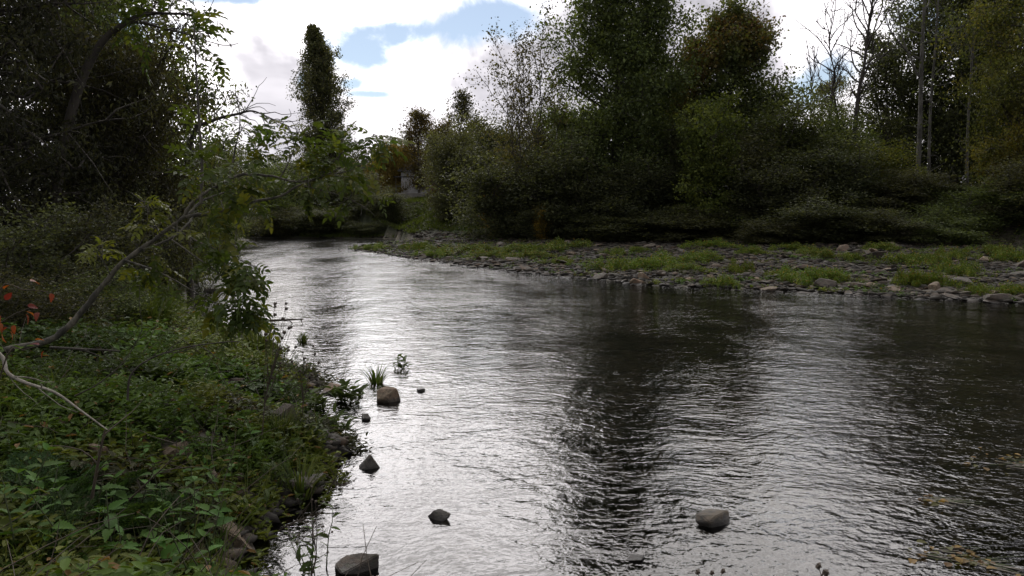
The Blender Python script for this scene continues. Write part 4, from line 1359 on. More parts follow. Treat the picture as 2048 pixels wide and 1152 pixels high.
def build_cover():
    rng = np.random.default_rng(9)
    PA = np.array([[(0.028, 0.045, 0.014), (0.052, 0.085, 0.022)], [(0.045, 0.085, 0.016), (0.075, 0.13, 0.022)], [(0.06, 0.085, 0.016), (0.11, 0.13, 0.026)], [(0.03, 0.036, 0.017), (0.052, 0.055, 0.025)]])

    def sprigs(name, label, X, Y, k, hmax, size, shape, ratio, upd):
        keep = (vnoise(X * 1.9 + 8, Y * 1.9, 61) * 0.65 + vnoise(X * 4.5, Y * 4.5, 62) * 0.35) > 0.26 + 0.12 * rng.random(len(X))
        for rx, ry, rw in ROCKS:                     # weeds stay off the stones and low before them
            if ry < 14:
                keep &= ~((np.abs(X - rx) < rw * 0.5) & (Y > ry - 0.12 - rw * 0.3) & (Y < ry + rw * 0.8))
        X, Y = X[keep], Y[keep]
        n0 = len(X)
        Z = HZ(X, Y)
        big = vnoise(X * 1.3 + 3, Y * 1.3, 21)
        hh = hmax * (0.25 + 0.9 * big) * rng.uniform(0.4, 1.2, n0) * np.clip(seg_dist(X, Y, left_bank) / 1.2, 0.5, 1)
        sel = np.clip((vnoise(X * 0.8, Y * 0.8, 31) * 4.6 - 0.3), 0, 3.99).astype(int)
        f = rng.random((n0, 1))
        base = PA[sel, 0] * (1 - f) + PA[sel, 1] * f
        n = n0 * k
        s = np.repeat(np.arange(n0), k)
        t = np.tile((np.arange(k) + 0.5) / k, n0) + rng.normal(0, 0.05, n)
        ln = rng.normal(0, 0.35, (n0, 2))
        pos = np.stack([X[s] + ln[s, 0] * hh[s] * t, Y[s] + ln[s, 1] * hh[s] * t, Z[s] + hh[s] * t], -1)
        a = np.tile(np.arange(k) * 2.4, n0) + rng.uniform(0, 6.28, n0)[s]
        d = np.stack([np.cos(a), np.sin(a), rng.normal(upd, 0.3, n)], -1)
        nrm = np.stack([rng.normal(0, 0.25, n), rng.normal(0, 0.25, n), np.ones(n)], -1) - d * 0.2
        L = size * rng.uniform(0.5, 1.3, n) * (0.45 + 0.75 * vnoise(X * 2.3, Y * 2.3, 71) + 0.45 * rng.random(n0) ** 2)[s]
        col = base[s] * (1 + rng.normal(0, 0.15, (n, 1))).clip(0.5, 1.6)
        dead = rng.random((n, 1)) < 0.025
        col = np.where(dead, np.array([[0.16, 0.10, 0.035]]), col)
        V, F, C = leaf_arrays(pos, d, nrm, L, L * ratio, col, shape)
        tag(obj(name, poly_mesh(name, V, F, M['herb'], C)), label, 'ground cover', kind='stuff')

    X, Y, dl = left_samples(rng, 26000, 2.6, 9.5, 1.2, -260, 760, 0.12)
    sprigs('leafy_ground_cover', 'mixed low green weeds covering the near left bank', X[:13000], Y[:13000], 8, 0.3, 0.072, OVAL, 0.5, 0.1)
    X, Y, dl = left_samples(rng, 26000, 8.5, 30, 1.3, -260, 700, 0.1)
    sprigs('bank_ground_cover', 'ivy and bramble cover on the farther left bank', X[:9000], Y[:9000], 7, 0.42, 0.085, KITE, 0.65, 0.1)
    X, Y, dl = left_samples(rng, 9000, 2.6, 10, 1.2, -260, 760, 0.1)
    sprigs('small_leaf_cover', 'tiny leaved creeping weeds between the larger plants', X[:6000], Y[:6000], 9, 0.12, 0.03, KITE, 0.6, 0.2)
    # weeds leaning over the near water edge
    lb = np.array([p for p in left_bank if 3 < p[1] < 17 and p[0] < 0.3])
    q = rng.integers(0, len(lb) - 1, 1500)
    f = rng.random((1500, 1))
    e0 = lb[q] * (1 - f) + lb[q + 1] * f + rng.normal(0, 0.10, (1500, 2))
    sprigs('edge_weeds', 'ragged weeds along the near left water edge', e0[:, 0], e0[:, 1], 9, 0.34, 0.06, OVAL, 0.42, 0.3)
    # under the trees of the far bank
    N = 16000
    px = rng.uniform(900, 2150, N)
    D = rng.uniform(30, 58, N)
    Xf = (px - 1024) / F_PX * D
    ins, dl, dr, df, db = fields(Xf, D)
    ok = (~inside(Xf, D, BAR)) & (~ins) & (db < 7)
    ok |= inside(Xf, D, BAR) & (db < 0.9) & (rng.random(N) < 0.6)
    sprigs('far_undergrowth', 'dark low undergrowth at the foot of the far bank trees', Xf[ok][:5200], D[ok][:5200], 7, 0.55, 0.13, KITE, 0.6, 0.1)
    # low mossy weeds between the stones of the bar
    N = 26000
    px = rng.uniform(720, 2100, N)
    D = 19 + 44 * rng.random(N) ** 1.2
    Xf = (px - 1024) / F_PX * D
    ok = inside(Xf, D, BAR)
    Xf, D = Xf[ok], D[ok]
    m = vnoise(Xf * 0.5 + 4, D * 0.33, 91) * 0.6 + vnoise(Xf * 1.4, D * 1.1, 92) * 0.4 > 0.5
    sprigs('bar_weeds', 'sparse dark low weeds between the stones of the gravel bar', Xf[m][:5200], D[m][:5200], 6, 0.16, 0.085, KITE, 0.6, 0.3)
    # lawn at the far house
    N = 9000
    D = rng.uniform(57, 92, N)
    Xf = (rng.uniform(600, 1030, N) - 1024) / F_PX * D
    ins, dl, dr, df, db = fields(Xf, D)
    ok = ~ins & (~inside(Xf, D, BAR) | ((D > 61) & (Xf < -5.5)))
    n = ok.sum()
    Xf, D = Xf[ok], D[ok]
    pos = np.stack([Xf, D, HZ(Xf, D)], -1)
    pos, n = np.repeat(pos, 6, 0) + rng.normal(0, 0.16, (n * 6, 3)) * np.array([1, 1, 0.1]), n * 6
    d = rng.normal(0, 0.4, (n, 3)) + np.array([0, 0, 1])
    V, F, C = leaf_arrays(pos, d, rng.normal(0, 1, (n, 3)), rng.uniform(0.12, 0.35, n), np.full(n, 0.05), pick_cols(rng, n, [(0.05, 0.075, 0.016), (0.09, 0.11, 0.024)]), KITE)
    tag(obj('lawn_grass', poly_mesh('lawn_grass', V, F, M['herb'], C)), 'rough grass of the sloping far lawn below the house', 'grass', kind='stuff')
    # grass of the near bank
    X, Y, dl = left_samples(rng, 16000, 2.6, 13, 1.3, -260, 760, 0.05)
    m = vnoise(X * 1.1 + 9, Y * 1.1, 51) > 0.45
    X, Y = X[m][:6500], Y[m][:6500]
    n = len(X)
    pos = np.stack([X, Y, HZ(X, Y) - 0.02], -1)
    d = rng.normal(0, 0.45, (n, 3)) + np.array([0, 0, 1])
    V, F, C = leaf_arrays(pos, d, rng.normal(0, 1, (n, 3)), rng.uniform(0.12, 0.4, n), rng.uniform(0.006, 0.011, n), pick_cols(rng, n, [(0.026, 0.045, 0.011), (0.05, 0.075, 0.018), (0.08, 0.088, 0.03)]), BLADE)
    tag(obj('bank_grass', poly_mesh('bank_grass', V, F, M['herb'], C)), 'loose grass blades among the weeds of the left bank', 'grass', kind='stuff')
    # leaf litter and thin dead stalks
    tb = Tubes()
    X, Y, dl = left_samples(rng, 3000, 2.8, 12, 1.2, -200, 740, 0.1)
    for x, y in zip(X[:420], Y[:420]):
        L = rng.uniform(0.25, 0.8)
        p = np.array([x, y, hz(x, y) + rng.uniform(0, 0.12)])
        a = rng.uniform(0, 6.28)
        tb.add(grow(p, (math.cos(a), math.sin(a), rng.uniform(-0.1, 1.1)), L, 5, rng, 0.15, -0.02), np.linspace(0.004, 0.0015, 5), 3)
    tag(obj('dead_stalks', tb.mesh('dead_stalks', M['stem'])), 'thin dead stalks tangled through the weeds of the left bank', 'stalks', kind='stuff')


build_cover()


# ------------------------------------------------------------------ single plants of the near bank
def tooth_leaf(nm, L, W, teeth, cols, rng, curl=0.22, mat='herb'):
    """pointed leaf with a toothed edge, folded on its midrib"""
    n = teeth * 2 + 1
    t = np.linspace(0, 1, n)
    w = W / 2 * np.sin(np.pi * t ** 0.62) ** 0.85
    w[1::2] *= 1.12
    w[2:-1:2] *= 0.86
    zc = -curl * L * t ** 2
    mid = np.stack([L * t, np.zeros(n), zc], -1)
    up = 0.35 * w
    l = np.stack([L * (t + np.where(np.arange(n) % 2, 0.03, 0)), w, zc + up], -1)
    r = l * np.array([1, -1, 1])
    V = np.concatenate([mid, l, r])
    F = []
    for i in range(n - 1):
        F += [(i, i + 1, n + i + 1), (i, n + i + 1, n + i), (i, 2 * n + i + 1, i + 1), (i, 2 * n + i, 2 * n + i + 1)]
    C = np.repeat(pick_cols(rng, 1, cols, 0.1), len(V), 0)
    C[n:] *= 1.05
    return poly_mesh(nm, V, np.array(F), M[mat], C)


def orient(d, roll, rng):
    d = Vector(d).normalized()
    q = d.to_track_quat('X', 'Z')
    return (q.to_matrix() @ Matrix.Rotation(roll, 3, 'X')).to_euler()


def build_near_plants():
    rng = np.random.default_rng(15)
    NG = [(0.04, 0.085, 0.018), (0.065, 0.13, 0.026)]
    lv = [tooth_leaf('nettle_leaf', 1.0, 0.46, 7, NG, rng, rng.uniform(0.1, 0.35)) for _ in range(5)]
    protos = []

    def nettle(height, pairs, big):
        e = empty('nettle', (0, 0, 0))
        st = grow((0, 0, -0.05), (rng.normal(0, 0.12), rng.normal(0, 0.12), 1), height + 0.05, 8, rng, 0.05, 0.05)
        tb = Tubes()
        tb.add(st, np.linspace(0.006, 0.0025, 8), 5)
        obj('stem', tb.mesh('nettle_stem', M['green_stem']), e)
        for i in range(pairs):
            s = 0.18 + 0.82 * i / (pairs - 1)
            p, _ = at(st, s)
            a0 = (i % 2) * math.pi / 2 + rng.normal(0, 0.25)
            for a in (a0, a0 + math.pi):
                o = obj('leaf', lv[rng.integers(5)], e, p)
                o.rotation_euler = orient((math.cos(a), math.sin(a), rng.normal(0.25 if s < 0.9 else 0.7, 0.15)), rng.normal(0, 0.25), rng)
                k = big * (1.0 - 0.55 * s ** 3) * rng.uniform(0.75, 1.15)
                o.scale = (k, k, k)
        return e

    protos = [nettle(0.42, 5, 0.15), nettle(0.34, 4, 0.17), nettle(0.5, 6, 0.13)]
    rows = [(40, 1160), (110, 1175), (180, 1165), (250, 1170), (320, 1165), (390, 1180), (215, 1120), (290, 1125), (340, 1100), (150, 1110), (80, 1100), (20, 1080), (120, 1050), (200, 1060),
            (270, 1050), (60, 1010), (430, 1170), (330, 1040), (160, 990), (240, 980), (400, 1010), (450, 1040), (380, 950), (300, 950), (90, 960), (470, 950), (520, 920), (30, 950), (560, 800), (500, 850)]
    rows += [(rng.uniform(0, 440), rng.uniform(1040, 1175)) for _ in range(16)] + [(rng.uniform(20, 540), rng.uniform(780, 1000)) for _ in range(22)]
    labs = row_labels(rows, lambda px, py: 'along the bottom edge' if py > 1150 else 'just above the bottom row' if py > 1095 else 'level with the tilted brown slab' if py > 1030
                      else 'around the tan blocks' if py > 930 else 'behind the tan blocks' if py > 850 else 'high on the weedy bank', 'toothed green nettle')
    for i, (px, py) in enumerate(rows):
        g = GT(px, py)
        o = protos[i % 3] if i < 3 else copy_tree(protos[i % 3])
        o.location = (g[0], g[1], hz(g[0], g[1]))
        o.rotation_euler = (rng.normal(0, 0.12), rng.normal(0, 0.12), rng.uniform(0, 6.28))
        s = rng.uniform(0.7, 1.15) * (1 if py > 1030 else 0.72)
        o.scale = (s, s, s)
        tag(o, labs[i], 'plant', 'nettles on the left bank')

    # finely divided dark green fronds low at left
    def frond_mesh():
        parts = []
        t = np.linspace(0.15, 1, 13)
        ax = np.stack([t, np.zeros(13), 0.35 * t - 0.45 * t ** 2], -1)
        pos, d, L = [], [], []
        for i in range(13):
            ln = 0.34 * math.sin(math.pi * (0.12 + 0.85 * t[i])) + 0.03
            for s in (-1, 1):
                base = ax[i]
                dr = unit(np.array([0.45, s, rng.normal(-0.05, 0.12)]))
                for q in np.linspace(0.15, 1, 6):
                    c = base + dr * ln * q
                    for s2 in (-1, 1):
                        pos.append(c)
                        d.append(dr * 0.5 + np.array([0.7, -s * 0.2, 0]) * s2 + rng.normal(0, 0.15, 3))
                        L.append(0.085 * (1.1 - 0.5 * q))
        pos, d, L = np.array(pos), np.array(d), np.array(L)
        n = len(pos)
        V, F, C = leaf_arrays(pos, d, np.tile([0, 0, 1.0], (n, 1)) + rng.normal(0, 0.2, (n, 3)), L, L * 0.5, pick_cols(rng, n, [(0.022, 0.045, 0.016), (0.04, 0.075, 0.022)]), KITE)
        return poly_mesh('frond', V, F, M['herb'], C)
    fr = [frond_mesh() for _ in range(3)]

    def fern():
        e = empty('fern', (0, 0, 0))
        for j in range(8):
            o = obj('frond', fr[j % 3], e)
            a = j * 0.785 + rng.normal(0, 0.2)
            o.rotation_euler = orient((math.cos(a), math.sin(a), rng.uniform(0.45, 1.1)), rng.normal(0, 0.2), rng)
            k = rng.uniform(0.28, 0.45)
            o.scale = (k, k, k)
        return e
    f0 = fern()
    fspots = [(70, 1070), (150, 1080), (20, 1020), (230, 1090), (40, 1130), (120, 1010), (10, 1170), (200, 1020), (300, 1080)]
    flabs = row_labels(fspots, lambda px, py: 'in the upper row at lower left' if py < 1040 else 'in the lower row at lower left', 'dark feathery fern-like plant')
    for i, (px, py) in enumerate(fspots):
        o = f0 if i == 0 else copy_tree(f0)
        g = GT(px, py)
        o.location = (g[0], g[1], hz(g[0], g[1]) - 0.01)
        o.rotation_euler = (0, 0, i * 1.7)
        s = rng.uniform(0.8, 1.2)
        o.scale = (s, s, s)
        tag(o, flabs[i], 'plant', 'feathery plants at the lower left')

    # grass tufts
    def tuft(nblades, h, spread, pal):
        a, r = rng.uniform(0, 6.28, nblades), spread * np.sqrt(rng.random(nblades))
        pos = np.stack([r * np.cos(a), r * np.sin(a), np.full(nblades, -0.03)], -1)
        d = np.stack([np.cos(a) * rng.uniform(0.1, 0.7, nblades), np.sin(a) * rng.uniform(0.1, 0.7, nblades), np.ones(nblades)], -1) + rng.normal(0, 0.1, (nblades, 3))
        nrm = np.stack([np.cos(a), np.sin(a), -0.3 * np.ones(nblades)], -1) * -1
        V, F, C = leaf_arrays(pos, d, nrm, h * rng.uniform(0.5, 1.15, nblades), np.full(nblades, 0.016), pick_cols(rng, nblades, pal), BLADE)
        return poly_mesh('tuft_blades', V, F, M['herb'], C)
    TG = [(0.03, 0.05, 0.014), (0.06, 0.09, 0.022), (0.09, 0.11, 0.03)]
    t1, t2 = tuft(240, 0.55, 0.16, TG), tuft(70, 0.28, 0.08, TG)
    for px, py, me, s, lab in [(518, 712, t1, 1.0, 'thick dark grass tuft leaning over the water'), (752, 766, t2, 1.0, 'grass tuft behind the rounded brown rock'),
                               (600, 990, t2, 1.1, 'short grass tuft on the squared corner block'), (312, 655, t1, 1.1, 'long drooping green grass at the left water edge'),
                               (605, 684, t2, 0.8, 'tiny grass tuft in the water near the grass bank'), (560, 880, t1, 0.55, 'grass tuft behind the dark flat slab'),
                               (430, 660, t2, 1.2, 'grass tuft on a stone behind the drooping leaves'), (600, 900, t1, 0.5, 'green grass tuft beside the side channel')]:
        g = GT(px, py)
        o = obj('grass_tuft', me, loc=(g[0], g[1], max(hz(g[0], g[1]), -0.01)))
        o.scale = (s, s, s)
        o.rotation_euler = (0, 0, px * 0.37)
        tag(o, lab, 'grass')

    # leafy water-edge weeds and sprigs standing in the water
    wl = [tooth_leaf('weed_leaf', 1.0, 0.34, 4, [(0.035, 0.055, 0.015), (0.06, 0.085, 0.022)], rng, 0.2) for _ in range(3)]

    def weed(n, h, L, pale=False):
        e = empty('water_weed', (0, 0, 0))
        for j in range(n):
            tb = Tubes()
            st = grow((rng.normal(0, 0.05), rng.normal(0, 0.04), -0.04), (rng.normal(0, 0.35), rng.normal(0, 0.35), 1), h * rng.uniform(0.6, 1.1), 6, rng, 0.1, 0.03)
            tb.add(st, np.linspace(0.005, 0.002, 6), 4)
            obj('stem', tb.mesh('weed_stem', M['green_stem']), e)
            for s in np.linspace(0.3, 1, 6):
                p, tg = at(st, s)
                a = rng.uniform(0, 6.28)
                o = obj('leaf', wl[rng.integers(3)], e, p)
                o.rotation_euler = orient((math.cos(a), math.sin(a), rng.normal(0.5, 0.3)), rng.normal(0, 0.4), rng)
                k = L * rng.uniform(0.6, 1.1)
                o.scale = (k, k, k)
        return e
    for px, py, n, h, L, lab in [(808, 738, 7, 0.24, 0.12, 'lone green sprig standing in open water'), (692, 802, 10, 0.26, 0.19, 'broad leafy weed on the tan boulder at the channel'),
                                 (668, 866, 10, 0.24, 0.17, 'leafy weed over the low dark stones in the channel'), (606, 684, 3, 0.22, 0.08, 'small leafy sprig beside the tiny grass tuft'),
                                 (625, 1148, 6, 0.42, 0.09, 'bushy upright weed at the bottom water edge'), (545, 985, 5, 0.3, 0.11, 'light green weed behind the corner block'),
                                 (640, 820, 8, 0.22, 0.15, 'weed leaves at the head of the side channel'), (720, 790, 4, 0.16, 0.11, 'low weed leaves reaching toward the rounded brown rock'),
                                 (590, 760, 6, 0.3, 0.09, 'upright weed on the tip of the grassy point'), (470, 640, 4, 0.2, 0.09, 'dark sprig in the left shallows'),
                                 (600, 830, 7, 0.3, 0.11, 'leafy weed between the grey boulder and the channel'), (640, 895, 7, 0.26, 0.11, 'weed overhanging the dark flat slab'),
                                 (620, 940, 6, 0.26, 0.10, 'weed on the bank right behind the corner block'), (560, 930, 7, 0.3, 0.12, 'dense weed on the bank left of the flat slab'),
                                 (580, 1010, 5, 0.22, 0.09, 'weed hanging below the corner block'), (500, 1040, 6, 0.25, 0.11, 'weed behind the tilted brown slab'),
                                 (540, 770, 7, 0.34, 0.11, 'tall weed on the grassy point behind the boulders')]:
        e = weed(n, h, L)
        g = GT(px, py)
        e.location = (g[0], g[1], max(hz(g[0], g[1]), -0.02))
        tag(e, lab, 'plant')

    # dry burr stalks
    bh = bmesh.new()
    bmesh.ops.create_icosphere(bh, subdivisions=2, radius=1)
    for i, v in enumerate(bh.verts):
        v.co *= 1.3 if i % 3 == 0 else 0.8
    burr = bpy.data.meshes.new('burr')
    bh.to_mesh(burr)
    bh.free()
    burr.materials.append(M['stem'])

    def burrs(px, py, D, heads, lab, rad=0.013, origin=None):
        g = GT(px, py) if D is None else P(px, py, D)
        D0 = g[1]
        e = empty('burr_stalk', tuple(g))
        tb = Tubes()
        top = np.mean([P(a, b, D0) for a, b in heads], 0) - g
        stem = spline([np.array([0, 0, -0.05]), top * 0.45 + rng.normal(0, 0.02, 3), top * 0.8], 10)
        tb.add(stem, np.linspace(0.006, 0.003, 10), 5)
        for (a, b) in heads:
            h = P(a, b, D0) - g + np.array([0, rng.normal(0, 0.08), 0])
            s = rng.uniform(0.35, 1.0)
            p, _ = at(stem, s)
            tb.add(spline([p, (p + h) / 2 + np.array([0, 0, -0.02]) + rng.normal(0, 0.012, 3), h], 7), np.linspace(0.0028, 0.0014, 7), 4)
            o = obj('seed_head', burr, e, h)
            k = rad * rng.uniform(0.7, 1.15)
            o.scale = (k, k, k)
        obj('stem', tb.mesh('burr_stem', M['stem']), e)
        tag(e, lab, 'plant')
    r2 = lambda n, x0, x1, y0, y1: [(rng.uniform(x0, x1), rng.uniform(y0, y1)) for _ in range(n)]
    burrs(520, 905, None, [(540, 617), (551, 607), (564, 610), (573, 617), (553, 628), (583, 658), (560, 640)] + r2(9, 530, 600, 650, 700), 'dry burr stalk with round heads against the bright water')
    burrs(600, 860, None, r2(13, 550, 640, 690, 760), 'lower dry burr stalk hanging toward the water')
    burrs(1652, 1185, 3.3, [(1632, 1125), (1650, 1142), (1663, 1139), (1638, 1130)], 'two dark burr heads poking up at the bottom right of middle', 0.012)
    burrs(1420, 1190, 3.3, [(1397, 1146), (1423, 1143), (1450, 1148)], 'burr tips just showing at the bottom edge', 0.010)
    burrs(612, 1175, None, [(605, 985), (622, 975), (640, 990), (655, 1080), (640, 1060), (600, 1075), (625, 1050), (585, 1085), (610, 1020), (663, 1090)], 'leafless dark seed stalk over the lower water edge', 0.008)
    burrs(650, 990, None, r2(16, 630, 715, 915, 975), 'small dark seed stalks over the water beside the pointed rock', 0.007)
    burrs(540, 1060, None, r2(9, 600, 650, 1000, 1060), 'drooping dark seed stalk beside the corner block', 0.008)


build_near_plants()


# ------------------------------------------------------------------ the leaning ash and other branches
ASHLEAF = []


def ash_leaf_meshes():
    rng = np.random.default_rng(60)
    for v in range(8):
        pal = [(0.036, 0.058, 0.014), (0.06, 0.088, 0.02)] if v < 6 else [(0.075, 0.095, 0.018), (0.11, 0.115, 0.022)]
        n = 3
        bend = rng.uniform(-0.1, 0.1)
        t = np.linspace(0, 1, 7)
        ax = np.stack([t * 0.24, bend * 0.24 * t ** 2, -0.05 * t ** 2], -1)
        parts = []
        pos, d, L = [], [], []
        for i in range(n):
            p, tg = at(ax, 0.34 + 0.25 * i)
            for s in (-1, 1):
                pos.append(p)
                d.append(unit(np.array([0.65, s * 0.9, rng.normal(-0.15, 0.15)])))
                L.append(rng.uniform(0.078, 0.105))
        pos.append(ax[-1])
        d.append(np.array([1, bend, -0.25]))
        L.append(0.10)
        pos, d, L = np.array(pos), np.array(d), np.array(L)
        k = len(pos)
        V, F, C = leaf_arrays(pos, d, np.tile([0, 0, 1.0], (k, 1)) + rng.normal(0, 0.25, (k, 3)), L, L * rng.uniform(0.46, 0.58), pick_cols(rng, k, pal, 0.1), BROAD)
        # rachis as a thin three sided rod
        tb = Tubes()
        tb.add(ax, np.linspace(0.0018, 0.0008, 7), 3)
        q = np.concatenate(tb.F)
        tv = np.concatenate(tb.V)
        F2 = np.concatenate([q[:, [0, 1, 2]], q[:, [0, 2, 3]]]) + len(V)
        me = poly_mesh('ash_leaf', np.concatenate([V, tv]), np.concatenate([F, F2]), M['leaf_near'], np.concatenate([C, np.tile([0.06, 0.07, 0.02], (len(tv), 1))]))
        ASHLEAF.append(me)


class LeafSink:
    """the first `limit` leaves become parts of their own, the rest one joined part"""
    def __init__(self, root, limit):
        self.root, self.limit, self.n, self.rest = root, limit, 0, []
        self.inv = Vector(root.location)

    def add(self, p, d, roll, scale, rng, variants=None):
        me = ASHLEAF[rng.integers(len(ASHLEAF)) if variants is None else variants[rng.integers(len(variants))]]
        loc = Vector(p) - self.inv
        eu = orient(d, roll, rng)
        self.n += 1
        if self.n <= self.limit:
            o = obj('leaf', me, self.root, loc)
            o.rotation_euler = eu
            o.scale = (scale,) * 3
        else:
            self.rest.append((me, Matrix.LocRotScale(loc, eu, Vector((scale,) * 3))))

    def close(self):
        if not self.rest:
            return
        V, F, C, o = [], [], [], 0
        for me, mx in self.rest:
            n = len(me.vertices)
            v = np.empty(n * 3, np.float32)
            me.vertices.foreach_get('co', v)
            v = v.reshape(-1, 3) @ np.array(mx.to_3x3()).T + np.array(mx.translation)
            f = np.empty(len(me.polygons) * 3, np.int32)
            me.polygons.foreach_get('vertices', f)
            c = np.empty(n * 4, np.float32)
            me.attributes['Col'].data.foreach_get('color', c)
            V.append(v)
            F.append(f.reshape(-1, 3) + o)
            C.append(c.reshape(-1, 4)[:, :3])
            o += n
        tag(obj('leaf_mass', poly_mesh('leaf_mass', np.concatenate(V), np.concatenate(F), M['leaf_near'], np.concatenate(C)), self.root), kind='stuff')


def build_leaning_ash():
    rng = np.random.default_rng(61)
    g = GT(-35, 735)
    D0 = 7.2
    base = P(-30, 720, D0)
    base[2] = hz(base[0], base[1])
    e = empty('leaning_ash', tuple(base))
    tag(e, 'young ash with a curved pale trunk leaning out over the water', 'tree')
    tb = Tubes()
    inv = base
    paths = []

    def br(pts, r0, r1, n=22, sides=7):
        """pts: (px, py, depth)"""
        w = spline([P(*p) for p in pts], n)
        w[1:] += rng.normal(0, 0.16, (n - 1, 3)) * np.linspace(r0, r1, n)[1:, None]
        tb.add(w - inv, np.linspace(r0, r1, n) * (1 + rng.normal(0, 0.09, n)), sides)
        for _ in range(5):                       # snags and bud twigs
            p, tg = at(w, rng.uniform(0.1, 0.95))
            tb.add(grow(p - inv, tg * 0.5 + rng.normal(0, 0.7, 3), rng.uniform(0.05, 0.25), 5, rng, 0.2, 0.05), np.linspace(0.004, 0.0015, 5), 4)
        paths.append(w)
        return w
    trunk = br([(-60, 760, D0), (0, 705, D0), (95, 682, D0 + .05), (150, 640, D0 + .1), (190, 590, D0 + .15), (240, 530, D0 + .2), (300, 485, D0 + .3), (345, 452, D0 + .35), (372, 432, D0 + .4)], 0.036, 0.015, 40, 10)
    A = br([(366, 436, D0 + .4), (385, 405, D0 + .4), (430, 375, D0 + .45), (480, 350, D0 + .5), (540, 352, D0 + .6), (590, 363, D0 + .6), (640, 355, D0 + .7), (700, 325, D0 + .8)], 0.019, 0.006, 30)
    B = br([(372, 434, D0 + .4), (430, 424, D0 + .5), (500, 405, D0 + .6), (560, 392, D0 + .7), (600, 370, D0 + .8), (660, 350, D0 + .9), (730, 335, D0 + 1.0)], 0.018, 0.006, 30)
    B2 = br([(372, 432, D0 + .4), (405, 402, D0 + .7), (450, 385, D0 + .9), (500, 370, D0 + 1.1)], 0.013, 0.005)
    Cc = br([(385, 436, D0 + .4), (372, 452, D0 + .2), (345, 475, D0 + .1), (300, 495, D0)], 0.013, 0.010)
    V_ = br([(402, 408, D0 + .4), (404, 330, D0 + .5), (398, 240, D0 + .5), (393, 150, D0 + .5), (388, 45, D0 + .5)], 0.017, 0.006, 26)
    V2 = br([(452, 380, D0 + .6), (470, 300, D0 + .7), (480, 240, D0 + .7), (470, 180, D0 + .7)], 0.009, 0.003)
    V3 = br([(560, 355, D0 + .6), (575, 330, D0 + .6), (590, 290, D0 + .6), (596, 255, D0 + .6)], 0.008, 0.003)
    V4 = br([(640, 355, D0 + .7), (680, 310, D0 + .8), (720, 285, D0 + .8), (750, 270, D0 + .8)], 0.007, 0.003)
    L1 = br([(250, 520, D0 + .2), (320, 545, D0), (400, 590, D0 - .1), (470, 625, D0 - .2)], 0.010, 0.003)
    L2 = br([(345, 455, D0 + .3), (400, 485, D0 + .2), (460, 510, D0 + .1), (520, 540, D0)], 0.010, 0.003)
    L3 = br([(330, 470, D0 + .3), (400, 520, D0 + .1), (450, 560, D0), (490, 640, D0 - .1)], 0.008, 0.003)
    L4 = br([(220, 550, D0 + .1), (200, 500, D0), (215, 470, D0 - .1)], 0.006, 0.003)
    L5 = br([(320, 470, D0 + .3), (300, 430, D0 + .2), (285, 400, D0 + .1)], 0.006, 0.003)
    R1 = br([(600, 370, D0 + .8), (660, 385, D0 + .9), (710, 405, D0 + .9), (735, 420, D0 + .9)], 0.007, 0.003)
    sink = LeafSink(e, 290)
    allp = np.concatenate(paths[1:])

    def blob(px, py, rx, ry, n, D, dD=0.35, droop=-0.35, size=1.0, variants=None):
        """short leafy twigs from the nearest branch to points of this cluster"""
        for _ in range(n):
            u = rng.normal(0, 0.5, 2).clip(-1, 1)
            p = P(px + rx * u[0], py + ry * u[1], D + rng.normal(0, dD))
            q = allp[np.argmin(((allp - p) ** 2).sum(1) * rng.uniform(0.7, 1.3, len(allp)))]
            tw = spline([q, (p + q) / 2 + rng.normal(0, 0.04, 3) + np.array([0, 0, 0.05]), p], 8)
            tb.add(tw - inv, np.linspace(0.0045, 0.002, 8), 4)
            out = unit(p - q + np.array([0, 0, 1e-3]))
            for j, s in enumerate((1.0, 0.85, 0.66)):
                pp, tg = at(tw, s * 0.999)
                for sd in ((-1, 1) if j else (0,)):
                    side = np.cross(out, [0, 0, 1.0])
                    d = out * 0.6 + side * sd * 0.8 + rng.normal(0, 0.35, 3) + np.array([0, 0, droop])
                    sink.add(pp, d, rng.normal(0, 0.5), size * rng.uniform(0.65, 1.05), rng, variants)
    # parts first seen nearest, then the thick of the foliage
    blob(482, 560, 55, 80, 15, D0 - .05, 0.2, -0.5, 0.95)
    blob(490, 640, 35, 40, 6, D0 - .15, 0.15, -0.6, 0.95)
    blob(440, 520, 40, 30, 5, D0, 0.2, -0.4, 0.8)
    blob(705, 300, 80, 45, 9, D0 + .8, 0.25, 0.0, 0.95)
    blob(395, 90, 18, 70, 6, D0 + .5, 0.1, 0.1, 0.8)
    blob(300, 440, 35, 35, 4, D0 + .15, 0.2, -0.2, 0.8, [6, 7])
    blob(205, 510, 25, 35, 4, D0, 0.2, -0.2, 0.75, [6, 7])
    blob(520, 270, 70, 45, 9, D0 + .6, 0.25, 0.0, 0.8)
    blob(420, 300, 45, 80, 7, D0 + .5, 0.25, -0.1, 0.85)
    blob(590, 360, 120, 60, 10, D0 + .8, 0.4, -0.3, 0.95)
    blob(690, 370, 75, 60, 8, D0 + .9, 0.35, -0.4, 0.95)
    blob(480, 390, 90, 55, 9, D0 + .6, 0.35, -0.3, 0.95)
    blob(310, 560, 50, 50, 5, D0 + .1, 0.3, -0.4, 0.9)
    blob(640, 300, 70, 40, 6, D0 + .8, 0.3, -0.1, 0.9)
    blob(430, 450, 60, 30, 5, D0 + .3, 0.3, -0.4, 0.9)
    sink.close()
    obj('trunk', tb.mesh('ash_trunk', M['ash_bark']), e)

    # limb with leaves reaching over the top of the sky
    D1 = 15.5
    b2 = P(120, 700, D1)
    b2[2] = hz(b2[0], b2[1])
    e2 = empty('overhanging_tree', tuple(b2))
    tag(e2, 'tree whose dark forked limb reaches across the top left sky', 'tree')
    tb2 = Tubes()
